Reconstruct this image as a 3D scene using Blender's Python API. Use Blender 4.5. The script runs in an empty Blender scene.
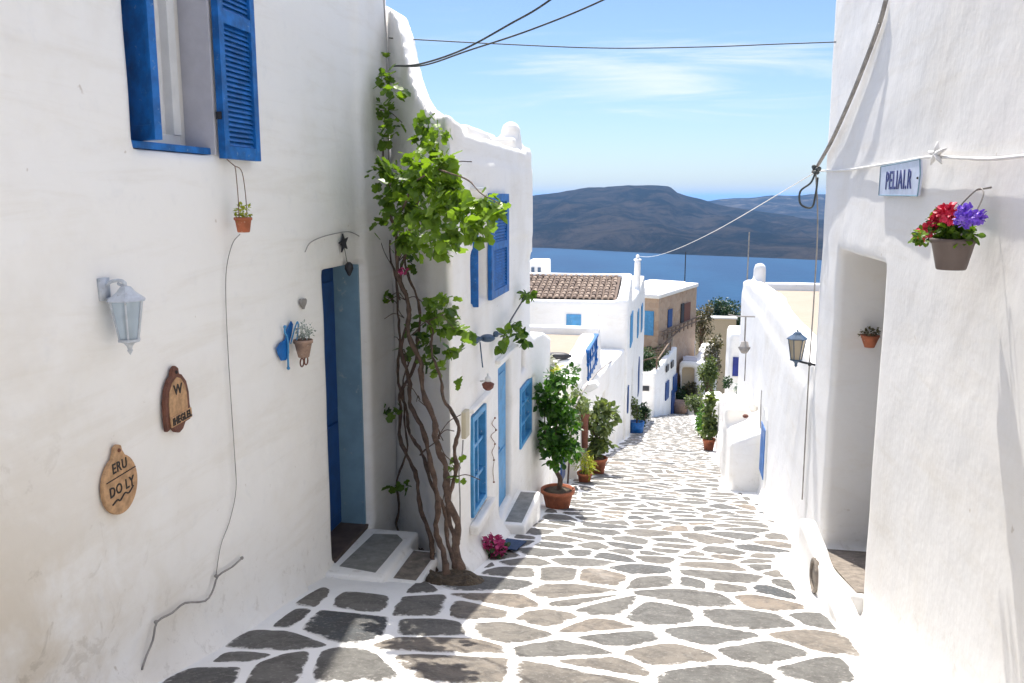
import bpy, math, random
import numpy as np
from mathutils import Vector, Matrix, noise as mnoise
R = math.radians
rng = np.random.default_rng(7)
random.seed(7)
scene = bpy.context.scene
col = scene.collection

# ------------------------------------------------------------------ camera
CAM = Vector((0, 0, 1.6)); YAW = R(10.587); PITCH = R(9.538); F = 860.0
cd = bpy.data.cameras.new('camera'); cam = bpy.data.objects.new('camera', cd); col.objects.link(cam)
cd.sensor_width = 36; cd.lens = F/1024*36; cd.clip_end = 100000; cd.clip_start = 0.05
cam.location = CAM; cam.rotation_euler = (R(90)-PITCH, 0, YAW)
scene.camera = cam
# ------------------------------------------------------------------ light
SUN_EL, SUN_AZ = R(61), R(12.5)          # azimuth measured from +Y towards -X
sd = bpy.data.lights.new('sun', 'SUN'); sun = bpy.data.objects.new('sun', sd); col.objects.link(sun)
sd.energy = 3.7; sd.angle = R(0.55); sd.color = (1.0, 0.955, 0.88)
sun_dir = Vector((-math.sin(SUN_AZ)*math.cos(SUN_EL), math.cos(SUN_AZ)*math.cos(SUN_EL), math.sin(SUN_EL)))
sun.rotation_euler = sun_dir.to_track_quat('Z', 'Y').to_euler()
w = bpy.data.worlds.new('World'); scene.world = w; w.use_nodes = True
nt = w.node_tree; nt.nodes.clear()
wo = nt.nodes.new('ShaderNodeOutputWorld'); bg = nt.nodes.new('ShaderNodeBackground')
sky = nt.nodes.new('ShaderNodeTexSky'); sky.sky_type = 'NISHITA'; sky.sun_disc = False
sky.sun_elevation = SUN_EL; sky.sun_rotation = -SUN_AZ; sky.altitude = 100; sky.air_density = 1.0; sky.dust_density = 0.6; sky.ozone_density = 1.3
bg.inputs['Strength'].default_value = 0.10
tc = nt.nodes.new('ShaderNodeTexCoord')
mp = nt.nodes.new('ShaderNodeMapping'); mp.inputs['Scale'].default_value = (1.1, 1.1, 12); mp.inputs['Location'].default_value = (0.55, 0.0, 0.3)
nz = nt.nodes.new('ShaderNodeTexNoise'); nz.inputs['Scale'].default_value = 3.2; nz.inputs['Detail'].default_value = 7; nz.inputs['Roughness'].default_value = 0.6; nz.inputs['Distortion'].default_value = 0.6
rp = nt.nodes.new('ShaderNodeValToRGB'); rp.color_ramp.elements[0].position = 0.44; rp.color_ramp.elements[1].position = 0.72
sx = nt.nodes.new('ShaderNodeSeparateXYZ')
band = nt.nodes.new('ShaderNodeMapRange'); band.interpolation_type = 'SMOOTHSTEP'
band.inputs['From Min'].default_value = 0.085; band.inputs['From Max'].default_value = 0.135
band2 = nt.nodes.new('ShaderNodeMapRange'); band2.interpolation_type = 'SMOOTHSTEP'
band2.inputs['From Min'].default_value = 0.185; band2.inputs['From Max'].default_value = 0.14
m1 = nt.nodes.new('ShaderNodeMath'); m1.operation = 'MULTIPLY'
m2 = nt.nodes.new('ShaderNodeMath'); m2.operation = 'MULTIPLY'
m3 = nt.nodes.new('ShaderNodeMath'); m3.operation = 'MULTIPLY'; m3.inputs[1].default_value = 0.75
mixc = nt.nodes.new('ShaderNodeMix'); mixc.data_type = 'RGBA'; mixc.inputs['B'].default_value = (4.6, 4.9, 5.2, 1)
L = nt.links.new
def nm(op, a, b=None, c=None):
    x_ = nt.nodes.new('ShaderNodeMath'); x_.operation = op
    for i_, v_ in enumerate((a, b, c)):
        if v_ is None: continue
        if isinstance(v_, (int, float)): x_.inputs[i_].default_value = v_
        else: L(v_, x_.inputs[i_])
    return x_.outputs[0]
def sm(v_, a, b):
    x_ = nt.nodes.new('ShaderNodeMapRange'); x_.interpolation_type = 'SMOOTHSTEP'; x_.inputs['From Min'].default_value = a; x_.inputs['From Max'].default_value = b; L(v_, x_.inputs['Value']); return x_.outputs[0]
L(tc.outputs['Generated'], mp.inputs['Vector']); L(mp.outputs[0], nz.inputs['Vector']); L(tc.outputs['Generated'], sx.inputs[0])
azim = nm('DIVIDE', sx.outputs['X'], nm('MAXIMUM', sx.outputs['Y'], 0.01))      # one thin cirrus streak low over the sea
da = nm('DIVIDE', nm('SUBTRACT', azim, -0.01), 0.25); de = nm('DIVIDE', nm('SUBTRACT', nm('ADD', sx.outputs['Z'], nm('MULTIPLY', azim, 0.05)), 0.130), 0.040)
rr2 = nm('SQRT', nm('ADD', nm('MULTIPLY', da, da), nm('MULTIPLY', de, de)))
cf = nm('MULTIPLY', sm(nm('ADD', nm('SUBTRACT', 1.0, rr2), nm('MULTIPLY', nm('SUBTRACT', nz.outputs['Fac'], 0.5), 2.6)), 0.0, 0.9), nm('GREATER_THAN', sx.outputs['Y'], 0.0))
wide = nm('MULTIPLY', nm('MULTIPLY', sm(sx.outputs['Z'], 0.03, 0.12), sm(nz.outputs['Fac'], 0.5, 0.8)), 0.3)
m3 = nt.nodes.new('ShaderNodeMath'); m3.operation = 'MAXIMUM'; L(nm('MULTIPLY', cf, 0.82), m3.inputs[0]); L(wide, m3.inputs[1])
zen = nm('MULTIPLY_ADD', sm(sx.outputs['Z'], 0.28, 0.7), 1.0, 1.0)      # upper sky brightened with height, added to lift the shaded walls
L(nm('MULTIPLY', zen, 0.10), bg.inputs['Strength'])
tn = nt.nodes.new('ShaderNodeMix'); tn.data_type = 'RGBA'; tn.blend_type = 'MULTIPLY'; tn.inputs['Factor'].default_value = 1; tb = nt.nodes.new('ShaderNodeMix'); tb.data_type = 'RGBA'; tb.inputs['A'].default_value = (0.475, 0.55, 0.69, 1); tb.inputs['B'].default_value = (1.25, 1.0, 0.80, 1); L(sm(sx.outputs['Z'], 0.26, 0.65), tb.inputs['Factor']); L(tb.outputs['Result'], tn.inputs['B'])  # upper sky also shifted to warm white, added fill for the shaded walls
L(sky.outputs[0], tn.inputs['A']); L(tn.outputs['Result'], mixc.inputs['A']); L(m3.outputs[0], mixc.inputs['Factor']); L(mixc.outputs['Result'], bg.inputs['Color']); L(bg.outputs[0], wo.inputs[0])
vs = scene.view_settings; vs.view_transform = 'Standard'; vs.look = 'None'; vs.gamma = 1; vs.use_curve_mapping = False
vs.exposure = 1.15
scene.cycles.volume_bounces = 0; scene.cycles.volume_step_rate = 5
scene.cycles.max_bounces = 8; scene.cycles.diffuse_bounces = 5

# ------------------------------------------------------------------ geometry helpers
S = 0.2153                                   # slope of the lane: falls 21.5 cm per metre
_fw = Vector((-math.sin(YAW)*math.cos(PITCH), math.cos(YAW)*math.cos(PITCH), -math.sin(PITCH)))
_rt = Vector((math.cos(YAW), math.sin(YAW), 0)); _up = _rt.cross(_fw)
def ray(px, py): return _rt*(px-512) + _up*(341.5-py) + _fw*F
def ax(px, py, X):
    d = ray(px, py); return CAM + d*(X/d.x)
def ay(px, py, Y):
    d = ray(px, py); return CAM + d*(Y/d.y)
def ag(px, py):
    d = ray(px, py); return CAM + d*(1.6/(-d.z-S*d.y))
def gz(x, y): return -S*y
def gzn(x, y): return -S*y + 0.012*math.sin(x*2.1+y*1.3) + 0.010*math.sin(y*2.9-x*1.7+1)

def tag(o, label=None, cat=None, group=None, kind=None):
    if label: o['label'] = label
    if cat: o['category'] = cat
    if group: o['group'] = group
    if kind: o['kind'] = kind
    return o
def thing(name, loc, label, cat, group=None, kind=None):
    o = bpy.data.objects.new(name, None); col.objects.link(o); o.location = loc; o.empty_display_size = 0.1
    return tag(o, label, cat, group, kind)
def link(name, me, mat, parent=None, origin=None):
    o = bpy.data.objects.new(name, me); col.objects.link(o)
    if mat is not None:
        for m in (mat if isinstance(mat, (list, tuple)) else [mat]): me.materials.append(m)
    if parent is None:
        n = len(me.vertices); co = np.empty(n*3, np.float32); me.vertices.foreach_get('co', co); co = co.reshape(-1, 3)
        if origin is None: origin = ((co[:,0].min()+co[:,0].max())/2, (co[:,1].min()+co[:,1].max())/2, co[:,2].min())
        co = co - np.array(origin, np.float32); me.vertices.foreach_set('co', co.ravel()); o.location = origin; me.update()
    else:
        top = parent; loc = Vector((0, 0, 0))
        while top is not None: loc += top.location; top = top.parent
        if parent.parent is not None: loc = parent.get('_w', (0, 0, 0)); loc = Vector((0, 0, 0))
        # children keep world-space vertices; the inverse undoes the parent's own offset
        o.parent = parent
        if parent.type == 'EMPTY': o.matrix_parent_inverse = Matrix.Translation(-parent.location)
        elif parent.parent is None: o.matrix_parent_inverse = Matrix.Translation(-parent.location)
    return o
def mesh_np(name, V, faces_tri=None, faces_quad=None, smooth=False, tint=None, tname='tint'):
    me = bpy.data.meshes.new(name)
    V = np.asarray(V, np.float32)
    ft = np.zeros((0, 3), np.int32) if faces_tri is None else np.asarray(faces_tri, np.int32)
    fq = np.zeros((0, 4), np.int32) if faces_quad is None else np.asarray(faces_quad, np.int32)
    me.vertices.add(len(V)); me.vertices.foreach_set('co', V.ravel())
    loops = np.concatenate([ft.ravel(), fq.ravel()]); me.loops.add(len(loops)); me.loops.foreach_set('vertex_index', loops)
    tot = np.concatenate([np.full(len(ft), 3), np.full(len(fq), 4)]).astype(np.int32)
    st = np.concatenate([[0], np.cumsum(tot)[:-1]]).astype(np.int32)
    me.polygons.add(len(tot)); me.polygons.foreach_set('loop_start', st); me.polygons.foreach_set('loop_total', tot)
    me.polygons.foreach_set('use_smooth', np.full(len(tot), smooth))
    me.update(calc_edges=True)
    if tint is not None:
        a = me.attributes.new(tname, 'FLOAT', 'POINT'); a.data.foreach_set('value', np.asarray(tint, np.float32))
    return me

class MB:
    def __init__(s, M=None): s.v = []; s.f = []; s.M = M
    def add(s, vs, fs):
        n = len(s.v)
        for v in vs:
            v = Vector(v); s.v.append(s.M @ v if s.M is not None else v)
        s.f += [tuple(i+n for i in f) for f in fs]
        return s
    def box(s, a, b):
        x0, y0, z0 = a; x1, y1, z1 = b
        return s.add([(x0,y0,z0),(x1,y0,z0),(x1,y1,z0),(x0,y1,z0),(x0,y0,z1),(x1,y0,z1),(x1,y1,z1),(x0,y1,z1)],
              [(0,3,2,1),(4,5,6,7),(0,1,5,4),(1,2,6,5),(2,3,7,6),(3,0,4,7)])
    def obox(s, c, ux, uy, uz, hx, hy, hz):
        c = Vector(c); vs = []
        for k in (-1, 1):
            for i, j in ((-1,-1),(1,-1),(1,1),(-1,1)): vs.append(c + Vector(ux)*hx*i + Vector(uy)*hy*j + Vector(uz)*hz*k)
        return s.add(vs, [(0,3,2,1),(4,5,6,7),(0,1,5,4),(1,2,6,5),(2,3,7,6),(3,0,4,7)])
    def prism(s, poly, d):
        n = len(poly); d = Vector(d); poly = [Vector(p) for p in poly]
        s.add(poly + [p+d for p in poly], [tuple(range(n))[::-1], tuple(range(n, 2*n))] + [(i, (i+1) % n, n+(i+1) % n, n+i) for i in range(n)])
        return s
    def tube(s, pts, r, n=8, caps=True):
        pts = [Vector(p) for p in pts]; m = len(pts)
        rr = r if isinstance(r, (list, tuple)) else [r]*m
        t0 = (pts[1]-pts[0]).normalized(); u = t0.orthogonal().normalized(); vs = []
        for i, p in enumerate(pts):
            t = (pts[min(i+1, m-1)] - pts[max(i-1, 0)]).normalized()
            u = (u - t*u.dot(t)); u = u.normalized() if u.length > 1e-6 else t.orthogonal().normalized()
            b = t.cross(u)
            for k in range(n):
                a = 2*math.pi*k/n; vs.append(p + (u*math.cos(a)+b*math.sin(a))*rr[i])
        fs = [(i*n+k, i*n+(k+1) % n, (i+1)*n+(k+1) % n, (i+1)*n+k) for i in range(m-1) for k in range(n)]
        if caps: fs += [tuple(range(n))[::-1], tuple(range((m-1)*n, m*n))]
        return s.add(vs, fs)
    def lathe(s, prof, c=(0,0,0), n=24):
        c = Vector(c); m = len(prof); vs = []
        for r, z in prof:
            for k in range(n):
                a = 2*math.pi*k/n; vs.append(c + Vector((r*math.cos(a), r*math.sin(a), z)))
        fs = [(i*n+k, i*n+(k+1) % n, (i+1)*n+(k+1) % n, (i+1)*n+k) for i in range(m-1) for k in range(n)]
        fs += [tuple(range(n))[::-1], tuple(range((m-1)*n, m*n))]
        return s.add(vs, fs)
    def sphere(s, c, r, n=10, sc=(1,1,1)):
        c = Vector(c); vs = []; m = n//2+1
        for i in range(1, m):
            th = math.pi*i/m
            for k in range(n):
                a = 2*math.pi*k/n; vs.append(c + Vector((r*sc[0]*math.sin(th)*math.cos(a), r*sc[1]*math.sin(th)*math.sin(a), r*sc[2]*math.cos(th))))
        q = m-1; vs += [c+Vector((0,0,r*sc[2])), c-Vector((0,0,r*sc[2]))]; T = q*n
        fs = [(i*n+k, (i+1)*n+k, (i+1)*n+(k+1) % n, i*n+(k+1) % n) for i in range(q-1) for k in range(n)]
        fs += [(T, k, (k+1) % n) for k in range(n)] + [(T+1, (q-1)*n+(k+1) % n, (q-1)*n+k) for k in range(n)]
        return s.add(vs, fs)
    def build(s, name, mat, parent=None, smooth=False, bevel=0.0, origin=None):
        me = bpy.data.meshes.new(name); me.from_pydata([tuple(v) for v in s.v], [], s.f)
        if smooth: me.polygons.foreach_set('use_smooth', [True]*len(me.polygons))
        me.update()
        o = link(name, me, mat, parent, origin)
        if bevel:
            b = o.modifiers.new('bevel', 'BEVEL'); b.width = bevel; b.segments = 2; b.limit_method = 'ANGLE'; b.angle_limit = R(40)
        return o
def spline(pts, k=6):
    pts = [Vector(p) for p in pts]; P = [pts[0]*2-pts[1]] + pts + [pts[-1]*2-pts[-2]]; out = []
    for i in range(1, len(P)-2):
        a, b, c, d = P[i-1:i+3]
        for j in range(k):
            t = j/k; out.append(0.5*((2*b)+(c-a)*t+(2*a-5*b+4*c-d)*t*t+(3*b-a-3*c+d)*t**3))
    return out + [pts[-1]]
def frame(o, u, v):   # local x along u, local z along v, local y = v x u (outwards choice left to caller)
    u = Vector(u).normalized(); v = Vector(v).normalized(); n = v.cross(u)
    M = Matrix((u, n, v)).transposed().to_4x4(); M.translation = Vector(o); return M

# ------------------------------------------------------------------ materials
def newmat(name):
    m = bpy.data.materials.new(name); m.use_nodes = True; n = m.node_tree.nodes; p = n['Principled BSDF']; return m, n, m.node_tree.links.new, p
def N(n, t, **k):
    x = n.new(t)
    for a, b in k.items():
        if a in x.inputs: x.inputs[a].default_value = b
        else: setattr(x, a, b)
    return x
def noise_n(n, l, vec, scale, detail=4, rough=0.55, dist=0.0):
    x = N(n, 'ShaderNodeTexNoise', Scale=scale, Detail=detail, Roughness=rough, Distortion=dist); l(vec, x.inputs['Vector']); return x.outputs['Fac']
def ramp(n, l, fac, a, b):
    x = N(n, 'ShaderNodeMapRange', interpolation_type='SMOOTHSTEP'); x.inputs['From Min'].default_value = a; x.inputs['From Max'].default_value = b; l(fac, x.inputs['Value']); return x.outputs[0]
def mix(n, l, fac, A, B):
    x = N(n, 'ShaderNodeMix', data_type='RGBA')
    if isinstance(fac, float): x.inputs['Factor'].default_value = fac
    else: l(fac, x.inputs['Factor'])
    for nm, c in (('A', A), ('B', B)):
        if isinstance(c, tuple): x.inputs[nm].default_value = (*c[:3], 1)
        else: l(c, x.inputs[nm])
    return x.outputs['Result']
def mul(n, l, a, b):
    x = N(n, 'ShaderNodeMath', operation='MULTIPLY')
    for i, c in enumerate((a, b)):
        if isinstance(c, (int, float)): x.inputs[i].default_value = c
        else: l(c, x.inputs[i])
    return x.outputs[0]
def bump(n, l, p, chain):
    prev = None
    for h, dist in chain:
        b = N(n, 'ShaderNodeBump', Distance=dist, Strength=1.0); l(h, b.inputs['Height'])
        if prev: l(prev, b.inputs['Normal'])
        prev = b.outputs[0]
    l(prev, p.inputs['Normal'])
def plaster(name, base=(0.87, 0.85, 0.815), stain=(0.66, 0.60, 0.50), amount=0.35, region=None, grey=(0.70,0.70,0.70), bumpy=1.0):
    m, n, l, p = newmat(name); pos = n.new('ShaderNodeNewGeometry').outputs['Position']
    a = noise_n(n, l, pos, 0.9, 5, 0.6); b = noise_n(n, l, pos, 7, 6, 0.65); f = noise_n(n, l, pos, 42, 4, 0.6)
    c = mix(n, l, mul(n, l, ramp(n, l, a, 0.45, 0.75), amount), base, stain)
    c = mix(n, l, mul(n, l, ramp(n, l, b, 0.55, 0.8), 0.35), c, grey)
    # peeled spots and pin holes
    sp = noise_n(n, l, pos, 11, 3, 0.5); c = mix(n, l, mul(n, l, ramp(n, l, sp, 0.74, 0.79), 0.5), c, (0.45, 0.38, 0.30))
    if region:        # a patch of old ochre staining: (y0,y1, h0,h1) where h is height over the lane
        s = n.new('ShaderNodeSeparateXYZ'); l(pos, s.inputs[0])
        h = N(n, 'ShaderNodeMath', operation='MULTIPLY_ADD'); l(s.outputs['Y'], h.inputs[0]); h.inputs[1].default_value = S; l(s.outputs['Z'], h.inputs[2])
        r1 = ramp(n, l, s.outputs['Y'], region[1], region[0]); r2 = ramp(n, l, h.outputs[0], region[3], region[2])
        st = noise_n(n, l, pos, 2.3, 6, 0.62, 0.4); k = mul(n, l, mul(n, l, r1, r2), ramp(n, l, st, 0.30, 0.62))
        c = mix(n, l, mul(n, l, k, 0.9), c, (0.58, 0.48, 0.34))
        st2 = noise_n(n, l, pos, 5, 6, 0.7, 0.8); k2 = mul(n, l, mul(n, l, r1, r2), ramp(n, l, st2, 0.60, 0.68)); c = mix(n, l, mul(n, l, k2, 0.45), c, (0.34, 0.28, 0.20))
    g_ = n.new('ShaderNodeSeparateXYZ'); l(pos, g_.inputs[0]); hh = N(n, 'ShaderNodeMath', operation='MULTIPLY_ADD'); l(g_.outputs['Y'], hh.inputs[0]); hh.inputs[1].default_value = S; l(g_.outputs['Z'], hh.inputs[2])
    sp3 = noise_n(n, l, pos, 9, 8, 0.75, 0.3); lo = ramp(n, l, hh.outputs[0], 0.75, 0.0)
    c = mix(n, l, mul(n, l, mul(n, l, lo, ramp(n, l, sp3, 0.54, 0.66)), 0.32), c, (0.40, 0.35, 0.28))
    br = N(n, 'ShaderNodeMapping'); br.inputs['Scale'].default_value = (1, 0.35, 3.2); l(pos, br.inputs['Vector'])
    c = mix(n, l, mul(n, l, ramp(n, l, noise_n(n, l, br.outputs[0], 2.2, 7, 0.7, 0.5), 0.48, 0.70), 0.22), c, stain)
    l(c, p.inputs['Base Color']); p.inputs['Roughness'].default_value = 0.88; p.inputs['Specular IOR Level'].default_value = 0.25
    bump(n, l, p, [(noise_n(n, l, pos, 3.5, 3), 0.020*bumpy), (b, 0.008*bumpy), (f, 0.0016*bumpy)])
    return m
def paint(name, colr, rough=0.5, wear=None, scale=9, bmp=0.001, metal=0.0, var=0.25):
    m, n, l, p = newmat(name); pos = n.new('ShaderNodeNewGeometry').outputs['Position']
    a = noise_n(n, l, pos, scale, 5, 0.6)
    dk = tuple(x*(1-var) for x in colr); lt = tuple(min(1, x*(1+var)) for x in colr)
    c = mix(n, l, ramp(n, l, a, 0.3, 0.7), dk, lt)
    if wear:
        wz = noise_n(n, l, pos, scale*2.5, 6, 0.7); c = mix(n, l, ramp(n, l, wz, 0.61, 0.70), c, wear)
    l(c, p.inputs['Base Color']); p.inputs['Roughness'].default_value = rough; p.inputs['Metallic'].default_value = metal
    bump(n, l, p, [(noise_n(n, l, pos, scale*4, 4), bmp)])
    return m
def leafmat(name, dark, light, trans=0.35):
    m, n, l, p = newmat(name)
    at = N(n, 'ShaderNodeAttribute'); at.attribute_name = 'tint'
    c = mix(n, l, at.outputs['Fac'], dark, light); l(c, p.inputs['Base Color']); p.inputs['Roughness'].default_value = 0.45
    t = n.new('ShaderNodeBsdfTranslucent'); c2 = N(n, 'ShaderNodeMix', data_type='RGBA', blend_type='MULTIPLY'); c2.inputs['Factor'].default_value = 1; l(c, c2.inputs['A']); c2.inputs['B'].default_value = (1.7, 1.7, 0.7, 1)
    l(c2.outputs['Result'], t.inputs['Color']); ms = n.new('ShaderNodeMixShader'); ms.inputs[0].default_value = trans
    l(p.outputs[0], ms.inputs[1]); l(t.outputs[0], ms.inputs[2]); l(ms.outputs[0], n['Material Output'].inputs['Surface'])
    return m
M = {}
M['plaster'] = plaster('whitewash', bumpy=0.55)
M['plaster_main'] = plaster('whitewash_stained', region=(1.8, 4.6, 0.3, 1.9), amount=0.45, bumpy=0.5)
M['plaster_right'] = plaster('whitewash_rough', base=(0.80, 0.79, 0.775), bumpy=0.25, amount=0.3)
M['plaster_far'] = plaster('whitewash_far', bumpy=0.6)
M['sand'] = plaster('sand_render', base=(0.62, 0.50, 0.34), stain=(0.50, 0.38, 0.25), grey=(0.55,0.45,0.33), bumpy=0.7)
M['terrace'] = plaster('terrace_screed', base=(0.34, 0.29, 0.23), stain=(0.29, 0.23, 0.17), grey=(0.33, 0.28, 0.22), bumpy=0.7)
M['blue'] = paint('blue_paint', (0.004, 0.115, 0.38), 0.5, (0.16, 0.27, 0.42), 11, var=0.3)
M['blue_dark'] = paint('dark_blue_paint', (0.006, 0.055, 0.22), 0.4, var=0.2)
M['blue_grey'] = paint('faded_blue_paint', (0.17, 0.29, 0.38), 0.5, (0.3, 0.38, 0.42), 4, var=0.12)
M['blue_light'] = paint('light_blue_paint', (0.06, 0.27, 0.52), 0.5, (0.45, 0.5, 0.52), 8, var=0.15)
M['navy'] = paint('navy_paint', (0.004, 0.02, 0.20), 0.5)
M['white_paint'] = paint('white_paint', (0.72, 0.72, 0.70), 0.45, var=0.05)
M['grey_reveal'] = paint('grey_board', (0.50, 0.49, 0.52), 0.6, var=0.06)
M['curtain'] = paint('curtain_cloth', (0.70, 0.69, 0.68), 0.9, var=0.06)
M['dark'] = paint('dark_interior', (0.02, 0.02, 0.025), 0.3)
M['terracotta'] = paint('terracotta', (0.36, 0.11, 0.05), 0.8, (0.5, 0.3, 0.2), 12, 0.002)
M['terracotta_dull'] = paint('dull_clay', (0.30, 0.20, 0.15), 0.85, (0.45, 0.36, 0.30), 20, 0.001)
M['pot_brown'] = paint('brown_plastic_pot', (0.115, 0.085, 0.075), 0.55, None, 6, 0.0005, var=0.1)
M['brown_rust'] = paint('rust_brown', (0.16, 0.06, 0.04), 0.8, (0.28, 0.14, 0.08), 30, 0.003)
M['clay_tan'] = paint('tan_clay', (0.45, 0.27, 0.14), 0.85, (0.32, 0.16, 0.08), 26, 0.002)
M['clay_brown'] = paint('glazed_brown_clay', (0.13, 0.045, 0.025), 0.6, (0.22, 0.09, 0.05), 30, 0.003)
M['box_beige'] = paint('beige_plastic', (0.50, 0.45, 0.33), 0.6, None, 8, 0.0005, var=0.06)
M['ink'] = paint('dark_ink', (0.025, 0.02, 0.018), 0.7)
M['sign_blue'] = paint('sign_blue', (0.012, 0.015, 0.17), 0.4, (0.05, 0.06, 0.28), 40)
M['sign_white'] = paint('sign_enamel', (0.58, 0.62, 0.76), 0.3, (0.5, 0.5, 0.6), 14, var=0.08)
M['metal_white'] = paint('chalky_white_metal', (0.50, 0.53, 0.57), 0.5, (0.25, 0.22, 0.2), 25, var=0.15)
M['metal_dark'] = paint('dark_iron', (0.03, 0.03, 0.035), 0.55, (0.12, 0.06, 0.03), 30, metal=0.3)
M['metal_slate'] = paint('slate_blue_metal', (0.05, 0.09, 0.15), 0.45, (0.12, 0.14, 0.17), 25, metal=0.2)
M['wire'] = paint('wire', (0.05, 0.06, 0.06), 0.6)
M['wire_rust'] = paint('rusty_wire', (0.20, 0.12, 0.08), 0.7)
M['cable_grey'] = paint('grey_cable', (0.28, 0.26, 0.24), 0.7)
M['cable_white'] = paint('white_cable', (0.75, 0.74, 0.72), 0.6, var=0.05)
M['wood'] = paint('weathered_wood', (0.16, 0.11, 0.075), 0.8, (0.25, 0.18, 0.12), 14, 0.003)
M['bark'] = paint('vine_bark', (0.11, 0.07, 0.05), 0.9, (0.22, 0.15, 0.105), 22, 0.012, var=0.35)
M['soil'] = paint('soil', (0.10, 0.075, 0.05), 0.95, (0.2, 0.16, 0.11), 20, 0.02, var=0.4)
M['doorfloor'] = paint('brown_threshold', (0.085, 0.06, 0.05), 0.7, var=0.3)
M['mat_blue'] = paint('blue_doormat', (0.02, 0.05, 0.12), 0.9, None, 60, 0.003)
M['red_petal'] = paint('red_petal', (0.55, 0.015, 0.06), 0.55, (0.7, 0.1, 0.2), 60)
M['pink_petal'] = paint('pink_petal', (0.42, 0.03, 0.14), 0.55, (0.55, 0.12, 0.25), 60)
M['purple_petal'] = paint('purple_petal', (0.22, 0.10, 0.62), 0.55, (0.35, 0.25, 0.8), 60)
M['white_petal'] = paint('white_petal', (0.75, 0.75, 0.66), 0.6, (0.5, 0.6, 0.3), 40)
M['concrete'] = paint('grey_slab', (0.24, 0.235, 0.215), 0.85, (0.34, 0.33, 0.30), 10, 0.004, var=0.2)
M['concrete_brown'] = paint('worn_slab', (0.20, 0.17, 0.14), 0.85, (0.5, 0.48, 0.44), 14, 0.006, var=0.3)
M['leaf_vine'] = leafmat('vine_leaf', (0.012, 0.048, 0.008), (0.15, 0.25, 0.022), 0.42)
M['leaf_shrub'] = leafmat('shrub_leaf', (0.012, 0.055, 0.008), (0.095, 0.23, 0.022), 0.4)
M['leaf_olive'] = leafmat('olive_leaf', (0.05, 0.085, 0.03), (0.20, 0.25, 0.08), 0.3)
M['leaf_yellow'] = leafmat('yellow_leaf', (0.14, 0.22, 0.02), (0.50, 0.48, 0.04), 0.4)
M['leaf_dark'] = leafmat('dark_leaf', (0.008, 0.03, 0.008), (0.045, 0.10, 0.02), 0.15)
M['leaf_dry'] = leafmat('dry_leaf', (0.06, 0.06, 0.03), (0.17, 0.15, 0.07), 0.2)
M['leaf_silver'] = leafmat('silver_leaf', (0.22, 0.26, 0.27), (0.45, 0.5, 0.5), 0.2)
# lantern glass
m, n, l, p = newmat('milky_glass'); p.inputs['Base Color'].default_value = (0.62, 0.72, 0.80, 1); p.inputs['Roughness'].default_value = 0.25
p.inputs['Transmission Weight'].default_value = 0.55; p.inputs['IOR'].default_value = 1.3; M['glass'] = m
m, n, l, p = newmat('amber_glass'); p.inputs['Base Color'].default_value = (0.50, 0.42, 0.30, 1); p.inputs['Roughness'].default_value = 0.3
p.inputs['Transmission Weight'].default_value = 0.3; M['glass_amber'] = m
# lane paint (white grout)
m, n, l, p = newmat('lane_whitewash'); pos = n.new('ShaderNodeNewGeometry').outputs['Position']
a = noise_n(n, l, pos, 2.2, 6, 0.6); b = noise_n(n, l, pos, 26, 5, 0.65)
c = mix(n, l, mul(n, l, ramp(n, l, a, 0.45, 0.75), 0.3), (0.85, 0.84, 0.82), (0.66, 0.64, 0.60))
c = mix(n, l, mul(n, l, ramp(n, l, b, 0.64, 0.76), 0.55), c, (0.42, 0.39, 0.35))
l(c, p.inputs['Base Color']); p.inputs['Roughness'].default_value = 0.85
bump(n, l, p, [(noise_n(n, l, pos, 6, 4), 0.02), (b, 0.006)]); M['grout'] = m
# paving stone
m, n, l, p = newmat('paving_stone'); pos = n.new('ShaderNodeNewGeometry').outputs['Position']
at = N(n, 'ShaderNodeAttribute'); at.attribute_name = 'tint'; ae = N(n, 'ShaderNodeAttribute'); ae.attribute_name = 'rim'
a = noise_n(n, l, pos, 6, 9, 0.72, 0.8); b = noise_n(n, l, pos, 38, 7, 0.75)
cr = n.new('ShaderNodeValToRGB'); e = cr.color_ramp.elements; e[0].position = 0; e[0].color = (0.055, 0.061, 0.066, 1); e[1].position = 1; e[1].color = (0.225, 0.185, 0.145, 1)
x = e.new(0.35); x.color = (0.128, 0.125, 0.115, 1); x = e.new(0.7); x.color = (0.165, 0.152, 0.132, 1)
l(at.outputs['Fac'], cr.inputs['Fac'])
c = mix(n, l, mul(n, l, ramp(n, l, a, 0.42, 0.62), 0.6), cr.outputs[0], (0.055, 0.050, 0.045))
c = mix(n, l, mul(n, l, ramp(n, l, b, 0.52, 0.66), 0.55), c, (0.30, 0.285, 0.26))
ad = N(n, 'ShaderNodeMath', operation='ADD'); l(ae.outputs['Fac'], ad.inputs[0]); sb = N(n, 'ShaderNodeMath', operation='MULTIPLY_ADD'); l(noise_n(n, l, pos, 14, 5, 0.6), sb.inputs[0]); sb.inputs[1].default_value = 1.5; sb.inputs[2].default_value = -0.75; l(sb.outputs[0], ad.inputs[1])
c = mix(n, l, ramp(n, l, ad.outputs[0], 0.70, 0.98), c, (0.72, 0.70, 0.67))
wr = noise_n(n, l, pos, 1.3, 6, 0.7, 0.6); c = mix(n, l, mul(n, l, ramp(n, l, wr, 0.60, 0.72), 0.28), c, (0.55, 0.52, 0.48))
l(c, p.inputs['Base Color']); p.inputs['Roughness'].default_value = 0.75
bump(n, l, p, [(a, 0.022), (b, 0.006)]); M['stone'] = m
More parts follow.
